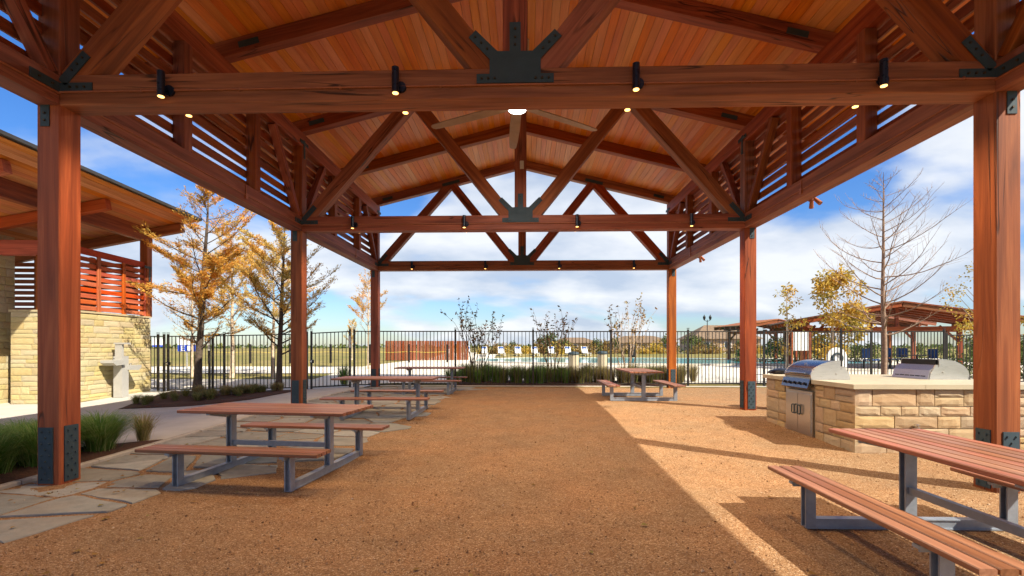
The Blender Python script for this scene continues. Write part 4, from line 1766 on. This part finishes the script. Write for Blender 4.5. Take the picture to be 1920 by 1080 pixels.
def vase_shrub(label, base, h, spread, seed, leafmat, nst=7, leaf=1.0, bark='barkred'):
    r = random.Random(seed)
    t = thing('crape_myrtle', label, 'shrub', (base[0], base[1], g(base[1]) - .03), 0, 'vase-shaped shrubs behind the fence')
    st, lf = MB(), MB()

    def grow(p, d, L, rad, lvl):
        pts = [p]
        for s in range(4):
            d = (d + Vector((r.uniform(-.1, .1), r.uniform(-.1, .1), .05))).normalized()
            pts.append(pts[-1] + d * L / 4)
        st.tube(pts, [rad * (1 - .15 * i) for i in range(5)], 5, cap=False)
        if lvl == 3:
            for _ in range(int(13 * leaf)):
                c = pts[r.randint(1, 4)] + Vector((r.gauss(0, .02),) * 3)
                leaf_quad(lf, c, Vector((r.uniform(-1, 1), r.uniform(-1, 1), r.uniform(-.6, .8))), r.uniform(.08, .15), r.uniform(.04, .075), r)
            return
        for _ in range(3 if lvl < 2 else 2):
            nd = (d + Vector((r.uniform(-.45, .45), r.uniform(-.45, .45), r.uniform(0, .3)))).normalized()
            grow(pts[r.randint(2, 4)], nd, L * r.uniform(.55, .8), rad * .5, lvl + 1)
    for i in range(nst):
        a = i * 6.283 / nst + r.uniform(-.3, .3)
        d = Vector((math.cos(a) * spread, math.sin(a) * spread, 1)).normalized()
        grow(Vector((r.uniform(-.06, .06), r.uniform(-.06, .06), 0)), d, h * .46, .026, 1)
    st.build('stems', M[bark], t, smooth=True)
    lf.build('foliage', leafmat, t)
    return t


vase_shrub('dark-leaved vase-shaped shrub behind the fence, left of centre', (-1.9, 18.75), 3.35, .30, 5, M['myrtle'], 7, .8, 'bark')
vase_shrub('sparse brown vase-shaped shrub behind the fence at centre', (1.05, 18.7), 3.0, .28, 6, M['myrtle'], 6, .55)
vase_shrub('pale tan vase-shaped shrub behind the fence, left of far right post', (3.95, 18.9), 3.45, .30, 9, M['autumn'], 7, .6, 'barkpale')


def leafy(name, label, base, h, w, seed, leafmat, n=2600, L=.13, z0=.25, cat='tree', group=None, bark='barkpale', clumps=16, trunk=True):
    r = random.Random(seed)
    t = thing(name, label, cat, (base[0], base[1], g(base[1], base[0]) - .03), 0, group)
    lf, st = MB(), MB()
    if trunk:
        st.tube([(0, 0, 0), (.03, 0, h * .4), (0, .03, h * .92)], [.05 * h / 4 + .02, .035 * h / 4 + .012, .006], 7)
    cl = []
    for _ in range(clumps):
        u = r.random()
        z = h * (z0 + (1 - z0) * u)
        rr = w * math.sin(math.pi * min(1, .12 + u * .82)) ** .7 * math.sqrt(r.random())
        a = r.uniform(0, 6.283)
        c = Vector((rr * math.cos(a), rr * math.sin(a), z))
        cl.append((c, r.uniform(.22, .42) * w))
        if trunk:
            st.tube([(0, 0, max(.1, z - rr * .8 - .1)), c.lerp(Vector((0, 0, z - .2)), .4), c], [.018, .012, .005], 4, cap=False)
    for _ in range(n):
        c, s = r.choice(cl)
        d = Vector((r.gauss(0, 1), r.gauss(0, 1), r.gauss(0, .8))).normalized()
        p = c + d * s * (r.random() ** .5)
        leaf_quad(lf, p, d + Vector((0, 0, -.4)), L * r.uniform(.6, 1.2), L * r.uniform(.4, .75), r)
    if trunk:
        st.build('trunk', M[bark], t)
    lf.build('foliage', leafmat, t)
    return t


leafy('sycamore_tree', 'full golden-yellow tree beyond the fence, left of the bare tree', (15.3, 24.5), 4.7, 1.35, 51, M['yleaf'], 5200, .16, .18, clumps=26)
leafy('sycamore_tree', 'thin yellow tree beyond the fence just right of the middle right post', (13.6, 25.5), 4.3, .85, 52, M['yleaf'], 700, .14, .2, clumps=16)
leafy('sycamore_tree', 'sparse yellow-green tree beyond the fence beside the near right post', (20.0, 22.0), 4.9, 1.1, 53, M['yleaf'], 900, .11, .3, clumps=20)
leafy('sycamore_tree', 'yellow-leaved tree at the right image edge behind the near right post', (22.8, 21.3), 4.6, 1.2, 54, M['yleaf'], 1500, .12, .2, clumps=20)
for k, (x, y, s) in enumerate([(18.6, 20.4, 1), (19.6, 20.7, 1.05), (20.7, 20.6, .95), (21.7, 20.9, 1)]):
    leafy('hedge_shrub', ['leftmost', 'second', 'third', 'rightmost'][k] + ' dense green shrub behind the lower fence panel at right', (x, y), 1.75 * s, .75, 60 + k, M['green'], 2200, .09, .05, 'shrub', 'green shrubs behind the lower fence', clumps=18, trunk=False)
# far shrubs behind the pool: a low mixed band
sh = [leafy('far_shrub', 'low green shrub in the mixed band behind the pool', (3, 55), 2.0, 1.4, 70, M['green'], 700, .26, .02, 'shrub', 'far shrubs behind the pool', clumps=10, trunk=False),
      leafy('far_shrub', 'low rusty brown shrub in the mixed band behind the pool', (9.2, 56), 1.4, 1.6, 71, M['autumn'], 700, .26, .02, 'shrub', 'far shrubs behind the pool', clumps=10, trunk=False),
      leafy('far_shrub', 'low yellow shrub in the mixed band behind the pool', (15.2, 57), 1.3, 1.5, 72, M['yleaf'], 600, .26, .02, 'shrub', 'far shrubs behind the pool', clumps=10, trunk=False)]
for k in range(64):
    x = -5 + 42 * (k + rp.random() * .9) / 64
    y = 53.5 + rp.uniform(0, 9)
    copy_tree(sh[rp.choice((0, 0, 1, 1, 1, 2))], None, Matrix.Translation((x, y, g(y) - .05)) @ Matrix.Rotation(rp.uniform(0, 6), 4, 'Z') @ Matrix.Scale(rp.uniform(.5, 1.0), 4))
for k in range(16):
    x = 14 + 22 * (k + rp.random() * .7) / 16
    y = 33 + rp.uniform(0, 3)
    c = copy_tree(sh[0], None, Matrix.Translation((x, y, g(y))) @ Matrix.Rotation(rp.uniform(0, 6), 4, 'Z') @ Matrix.Scale(rp.uniform(.4, .7), 4))
    tag(c, 'green shrub behind the distant red pergolas at right', group='shrubs behind the pergolas')

# far tree line on the horizon
tl = MB()
r_ = random.Random(8)
for k in range(5200):
    a = R(-62 + 124 * r_.random())
    d = r_.uniform(330, 420)
    hh = 1.0 + 1.5 * (0.5 + .5 * mnoise.noise((a * 14, 0, 0))) + .6 * mnoise.noise((a * 60, 0, 4))
    c = Vector((d * math.sin(a), d * math.cos(a), .3 + hh * r_.random()))
    leaf_quad(tl, c, Vector((r_.uniform(-1, 1), 0, r_.uniform(-.4, .8))), r_.uniform(1.2, 3), r_.uniform(.8, 1.6), r_)
tag(tl.build('distant_wood', M['green']), 'low dark wood along the far horizon', 'trees', kind='stuff')


# ------------------------------------------------------------------ things beyond the fence
# loungers
def make_lounger(loc, rz):
    t = thing('pool_lounger', 'white pool lounger in the row behind the pool', 'lounger', loc, rz, 'white loungers in a row behind the pool')
    m = MB()
    m.box((0, -.45, .30), (.62, 1.25, .05))
    for sx in (-1, 1):
        for yy in (-.95, .05):
            m.box((sx * .26, yy, .14), (.05, .05, .28))
    m.build('seat', M['white'], t)
    m = MB()
    Mr2 = Matrix.Translation((0, .18, .30)) @ Matrix.Rotation(R(58), 4, 'X')
    m.box((0, .38, 0), (.62, .78, .05), 0, Mr2)
    m.build('backrest', M['white'], t)
    m = MB()
    m.box((0, .62, .03), (.5, .2, .06), 0, Mr2)
    m.build('headrest', M['bluefab'], t)
    return t


lg = make_lounger((-7.6, 49.2, g(49.2)), R(10))
ORN = ['first', 'second', 'third', 'fourth', 'fifth', 'sixth', 'seventh', 'eighth', 'ninth']
tag(lg, 'first white pool lounger from the left in the row behind the pool')
for k in range(1, 9):
    lk = copy_tree(lg, None, Matrix.Translation((-7.6 + 1.72 * k, 49.2 + .05 * k, g(49.2))) @ Matrix.Rotation(R(10 + rp.uniform(-4, 4)), 4, 'Z'))
    tag(lk, f'{ORN[k]} white pool lounger from the left in the row behind the pool')

# board enclosure
en = thing('board_enclosure', 'rust-brown board fence enclosure beyond the pool at left', 'enclosure', (-11.0, 38, g(38)))
ez = g(38)
for k in range(13):
    beam('fence_board', (-11.0 + .19 * k, 38.0 + .0 * k, ez), (-11.0 + .19 * k, 38.0, ez + 1.55), .03, .178, M['fence_wood'], en, up=(1, 0, 0))
for k in range(21):
    beam('fence_board', (-8.5 + .19 * k, 38.05 + .05 * k, ez), (-8.5 + .19 * k, 38.05 + .05 * k, ez + 1.55), .03, .178, M['fence_wood'], en, up=(1, 0, 0))

# stone bins with dark lids, litter bin
for k, (x, y) in enumerate([(2.35, 23.6), (3.85, 24.2)]):
    b = thing('stone_bin', ['pale round bin with dark lid beyond the fence, left of the pair', 'pale round bin with dark lid beyond the fence, right of the pair'][k], 'bin', (x, y, g(y)), 0, 'pair of pale bins')
    m = MB()
    m.lathe([(.24, 0), (.25, .03), (.25, .80), (.23, .82)], 18)
    m.build('bin_body', M['cap'], b)
    m = MB()
    m.lathe([(.27, .83), (.29, .87), (.22, .95), (.08, .98)], 18)
    m.build('bin_lid', M['plate'], b, smooth=True)
b = thing('litter_bin', 'black litter bin standing at the far pool edge', 'bin', (10.3, 47.0, g(47)))
m = MB()
m.lathe([(.3, 0), (.36, .1), (.36, 1.0), (.3, 1.02)], 12)
m.build('bin_body', M['black'], b)
m = MB()
m.lathe([(.38, 1.04), (.32, 1.2), (.1, 1.3)], 12)
m.build('bin_lid', M['black'], b)

# white board on a post, white arched panel with dark ring
wb = thing('notice_board', 'plain white notice board on a brown post beyond the fence', 'board', (11.9, 21.2, g(21.2)))
m = MB()
m.box((0, 0, 1.55), (.64, .04, .82))
m.build('board', M['white'], wb)
m = MB()
m.box((.40, .0, .98), (.09, .09, 1.96))
m.box((-.36, .02, .98), (.05, .06, 1.9))
m.build('post', M['timber'], wb)
ar = thing('ring_stand', 'white round-topped panel carrying a dark ring beyond the fence', 'panel', (13.55, 21.4, g(21.4)))
poly = [(-.42, .4), (.42, .4)] + [(.42 * math.cos(R(a)), .85 + .42 * math.sin(R(a))) for a in range(0, 181, 15)]
m = MB()
m.prism(poly, 'y', -.03, .03)
m.build('panel', M['white'], ar)
m = MB()
cpts = [(.21 * math.cos(R(a)), -.06, .80 + .21 * math.sin(R(a))) for a in range(0, 361, 20)]
m.tube(cpts, .045, 8, cap=False)
m.build('ring', M['plate'], ar, smooth=True)
m = MB()
for s in (-1, 1):
    m.box((s * .3, 0, .2), (.06, .06, .42))
m.build('leg', M['white'], ar)

# distant pergolas
def pergola(label, loc, rz, half, depth, eave, peak, seed):
    t = thing('shade_shelter', label, 'shelter', loc, rz, 'red timber shade shelters')
    sl = (peak - eave) / half
    for sx in (-1, 1):
        for yy in (-depth / 2 + .6, depth / 2 - .6):
            x = sx * (half - .9)
            beam('post', (x, yy, -.2), (x, yy, eave - .05 + sl * .9 - .1), .2, .2, M['timber'], t, up=(0, 1, 0), local=True)
            beam('brace', (x - sx * .1, yy, eave - .9), (x - sx * .9, yy, eave - .1), .1, .12, M['timber'], t, local=True)
        beam('roof_beam', (sx * (half - .9), -depth / 2, eave + sl * .9 - .22), (sx * (half - .9), depth / 2, eave + sl * .9 - .22), .16, .24, M['timber'], t, local=True)
        n = 6
        for k in range(n):
            yy = -depth / 2 + depth * k / (n - 1)
            beam('rafter', (sx * .03, yy, peak - .06 - .002 * k), (sx * half, yy, eave - .06), .12, .2, M['timber' if k else 'fence_wood'], t, local=True)
        m = MB()
        m.add([(0, -depth / 2 - .1, peak + .06), (sx * half * 1.02, -depth / 2 - .1, eave + .05), (sx * half * 1.02, depth / 2, eave + .05), (0, depth / 2, peak + .06),
               (0, -depth / 2 - .1, peak + .13), (sx * half * 1.02, -depth / 2 - .1, eave + .12), (sx * half * 1.02, depth / 2, eave + .12), (0, depth / 2, peak + .13)],
              [(0, 1, 2, 3), (4, 5, 6, 7), (0, 1, 5, 4), (1, 2, 6, 5), (2, 3, 7, 6)])
        m.build('roof', M['fence_wood'], t)
    for yy in (-depth / 2 + .6, depth / 2 - .6):
        beam('tie_beam', (-half + .8, yy, eave + sl * .9 - .5), (half - .8, yy, eave + sl * .9 - .5), .14, .2, M['timber'], t, local=True)
        beam('king_post', (0, yy, eave + sl * .9 - .4), (0, yy, peak - .1), .14, .14, M['timber'], t, up=(0, 1, 0), local=True)
    return t


pergola('red timber gable shelter with peak behind the bare tree', (19.3, 26.6, g(26.6)), R(-16), 5.0, 4.4, 2.35, 3.25, 1)
pergola('smaller red timber shelter behind the golden tree', (21.4, 32.8, g(33)), R(-4), 4.3, 3.4, 2.55, 3.3, 2)
pergola('farthest red timber shelter, just right of the middle right post', (18.6, 38.5, g(38.5)), R(12), 3.0, 3.4, 2.55, 3.05, 3)

# patio set under the near shelter
pt = thing('patio_table', 'dark patio table under the red shelter', 'table', (19.6, 25.2, g(25)))
m = MB()
m.box((0, 0, .73), (1.5, .9, .04))
m.build('table_top', M['black'], pt)
for sx in (-1, 1):
    for sy in (-1, 1):
        m = MB()
        m.box((sx * .65, sy * .36, .36), (.05, .05, .72))
        m.build('leg', M['black'], pt)


def chair(loc, rz):
    t = thing('patio_chair', 'dark patio chair with blue cushion under the red shelter', 'chair', loc, rz, 'patio chairs under the shelter')
    m = MB()
    m.box((0, 0, .46), (.5, .5, .07))
    m.build('cushion', M['bluefab'], t)
    m = MB()
    m.box((0, .25, .80), (.5, .05, .5))
    m.build('backrest', M['bluefab'], t)
    for sx in (-1, 1):
        for sy in (-1, 1):
            m = MB()
            m.box((sx * .23, sy * .23, .22), (.04, .04, .45))
            m.build('leg', M['black'], t)
    return t


c0 = chair((20.9, 25.6, g(25)), R(-80))
tag(c0, 'blue-cushioned patio chair at the right end of the dark table')
for (x, y, a, lb) in [(19.3, 26.1, 5, 'blue-cushioned patio chair behind the dark table, left of two'), (20.1, 26.15, -8, 'blue-cushioned patio chair behind the dark table, right of two'), (17.9, 25.5, 95, 'blue-cushioned patio chair at the left end of the dark table')]:
    ck_ = copy_tree(c0, None, Matrix.Translation((x, y, g(y))) @ Matrix.Rotation(R(a), 4, 'Z'))
    tag(ck_, lb)


# lamp posts
def lamp_post(label, loc, h):
    t = thing('lamp_post', label, 'street lamp', loc, 0, 'twin-head lamp posts')
    m = MB()
    m.tube([(0, 0, 0), (0, 0, .8), (0, 0, h - .5)], [.11, .07, .05], 8)
    m.tube([(-.4, 0, h - .55), (0, 0, h - .75), (.4, 0, h - .55)], .035, 6)
    m.build('pole', M['black'], t)
    for s in (-1, 1):
        m = MB()
        m.lathe([(.08, h - .55), (.16, h - .35), (.19, h - .12), (.06, h + .08), (.02, h + .2)], 10, (s * .4, 0))
        m.build('lantern', M['black'], t)


lamp_post('black twin-head lamp post left of the middle right post', (24.6, 66, g(66)), 5.0)
lamp_post('black twin-head lamp post in the distance, behind the pale bins', (15.5, 82, g(82)), 4.6)


# far houses
def house(label, loc, w, d, eave, peak, rz=0):
    t = thing('house', label, 'house', loc, rz, 'houses in the distance')
    m = MB()
    m.box((0, 0, eave / 2 - .2), (w, d, eave + .4))
    m.build('wall', M['brickw'], t)
    m = MB()
    a, b, k = w / 2 + .6, d / 2 + .6, w * .22
    m.add([(-a, -b, eave), (a, -b, eave), (a, b, eave), (-a, b, eave), (-k, 0, peak), (k, 0, peak)], [(0, 1, 5, 4), (1, 2, 5), (2, 3, 4, 5), (3, 0, 4), (0, 3, 2, 1)])
    m.build('roof', M['houseroof'], t)
    for i in range(3):
        x = -w * .33 + i * w * .33
        m = MB()
        m.box((x, -d / 2 - .03, eave * .52), (1.4, .1, 1.3))
        wn = m.build('window', M['white'], t)
        m = MB()
        m.box((x, -d / 2 - .085, eave * .52), (1.2, .03, 1.1))
        m.build('pane', M['dkglass'], wn)


house('brown hip-roofed house seen left of the middle right post', (41, 104, .5), 13, 10, 2.6, 5.6)
house('low orange-brown roofed house seen left of the far right post', (35, 150, .5), 20, 11, 2.2, 4.4)
house('small brown roofed house behind the central shrub', (15, 150, .5), 14, 9, 2.2, 3.9)

# sign beyond the left gate
sg = thing('field_sign', 'white and blue sign board beyond the left gate', 'sign', (-18.3, 25.6, g(25.6)), R(14))
m = MB()
m.box((0, 0, 1.42), (.86, .03, .36))
m.box((0, .03, .8), (.06, .05, 1.6))
m.build('board', M['white'], sg)
m = MB()
m.box((0, -.002, 1.06), (.86, .03, .34))
m.build('blue_panel', M['blue'], sg)
m = MB()
for c_, d_ in (((-.24, 1.06), (.045, .27)), ((-.16, 1.175), (.15, .04)), ((-.17, 1.06), (.13, .04)), ((-.16, .945), (.15, .04))):
    m.box((c_[0], -.024, c_[1]), (d_[0], .01, d_[1]))
m.build('letter', M['white'], sg)
m = MB()
m.box((.09, -.024, 1.06), (.17, .01, .26))
m.build('white_mark', M['white'], sg)
s2 = thing('field_sign', 'white sign with blue foot seen beside the stone wall', 'sign', (-19.9, 25.6, g(25.6)), R(14))
m = MB()
m.box((0, 0, 1.40), (.5, .03, .36))
m.box((0, .03, .7), (.06, .05, 1.4))
m.build('board', M['white'], s2)
m = MB()
m.box((0, -.002, 1.18), (.5, .03, .1))
m.build('blue_panel', M['blue'], s2)
# dark posts with yellow rope across the field
rp_ = []
for k in range(7):
    x, y = -21 + 2.6 * k, 31.5 + .3 * k
    o = MB()
    o.box((0, 0, .6), (.12, .12, 1.3))
    rp_.append((x, y, g(y) + .75))
    tag(o.build('field_post', M['fence'], None, Matrix.Translation((x, y, g(y)))), 'dark post of the rope line across the field', 'post', 'dark posts in the field')
o = MB()
for a, b in zip(rp_, rp_[1:]):
    mid = [(a[i] + b[i]) / 2 for i in range(3)]
    mid[2] -= .06
    o.tube([a, mid, b], .010, 4, cap=False)
tag(o.build('yellow_rope', M['yellow']), 'yellow rope strung along the dark field posts', 'rope')
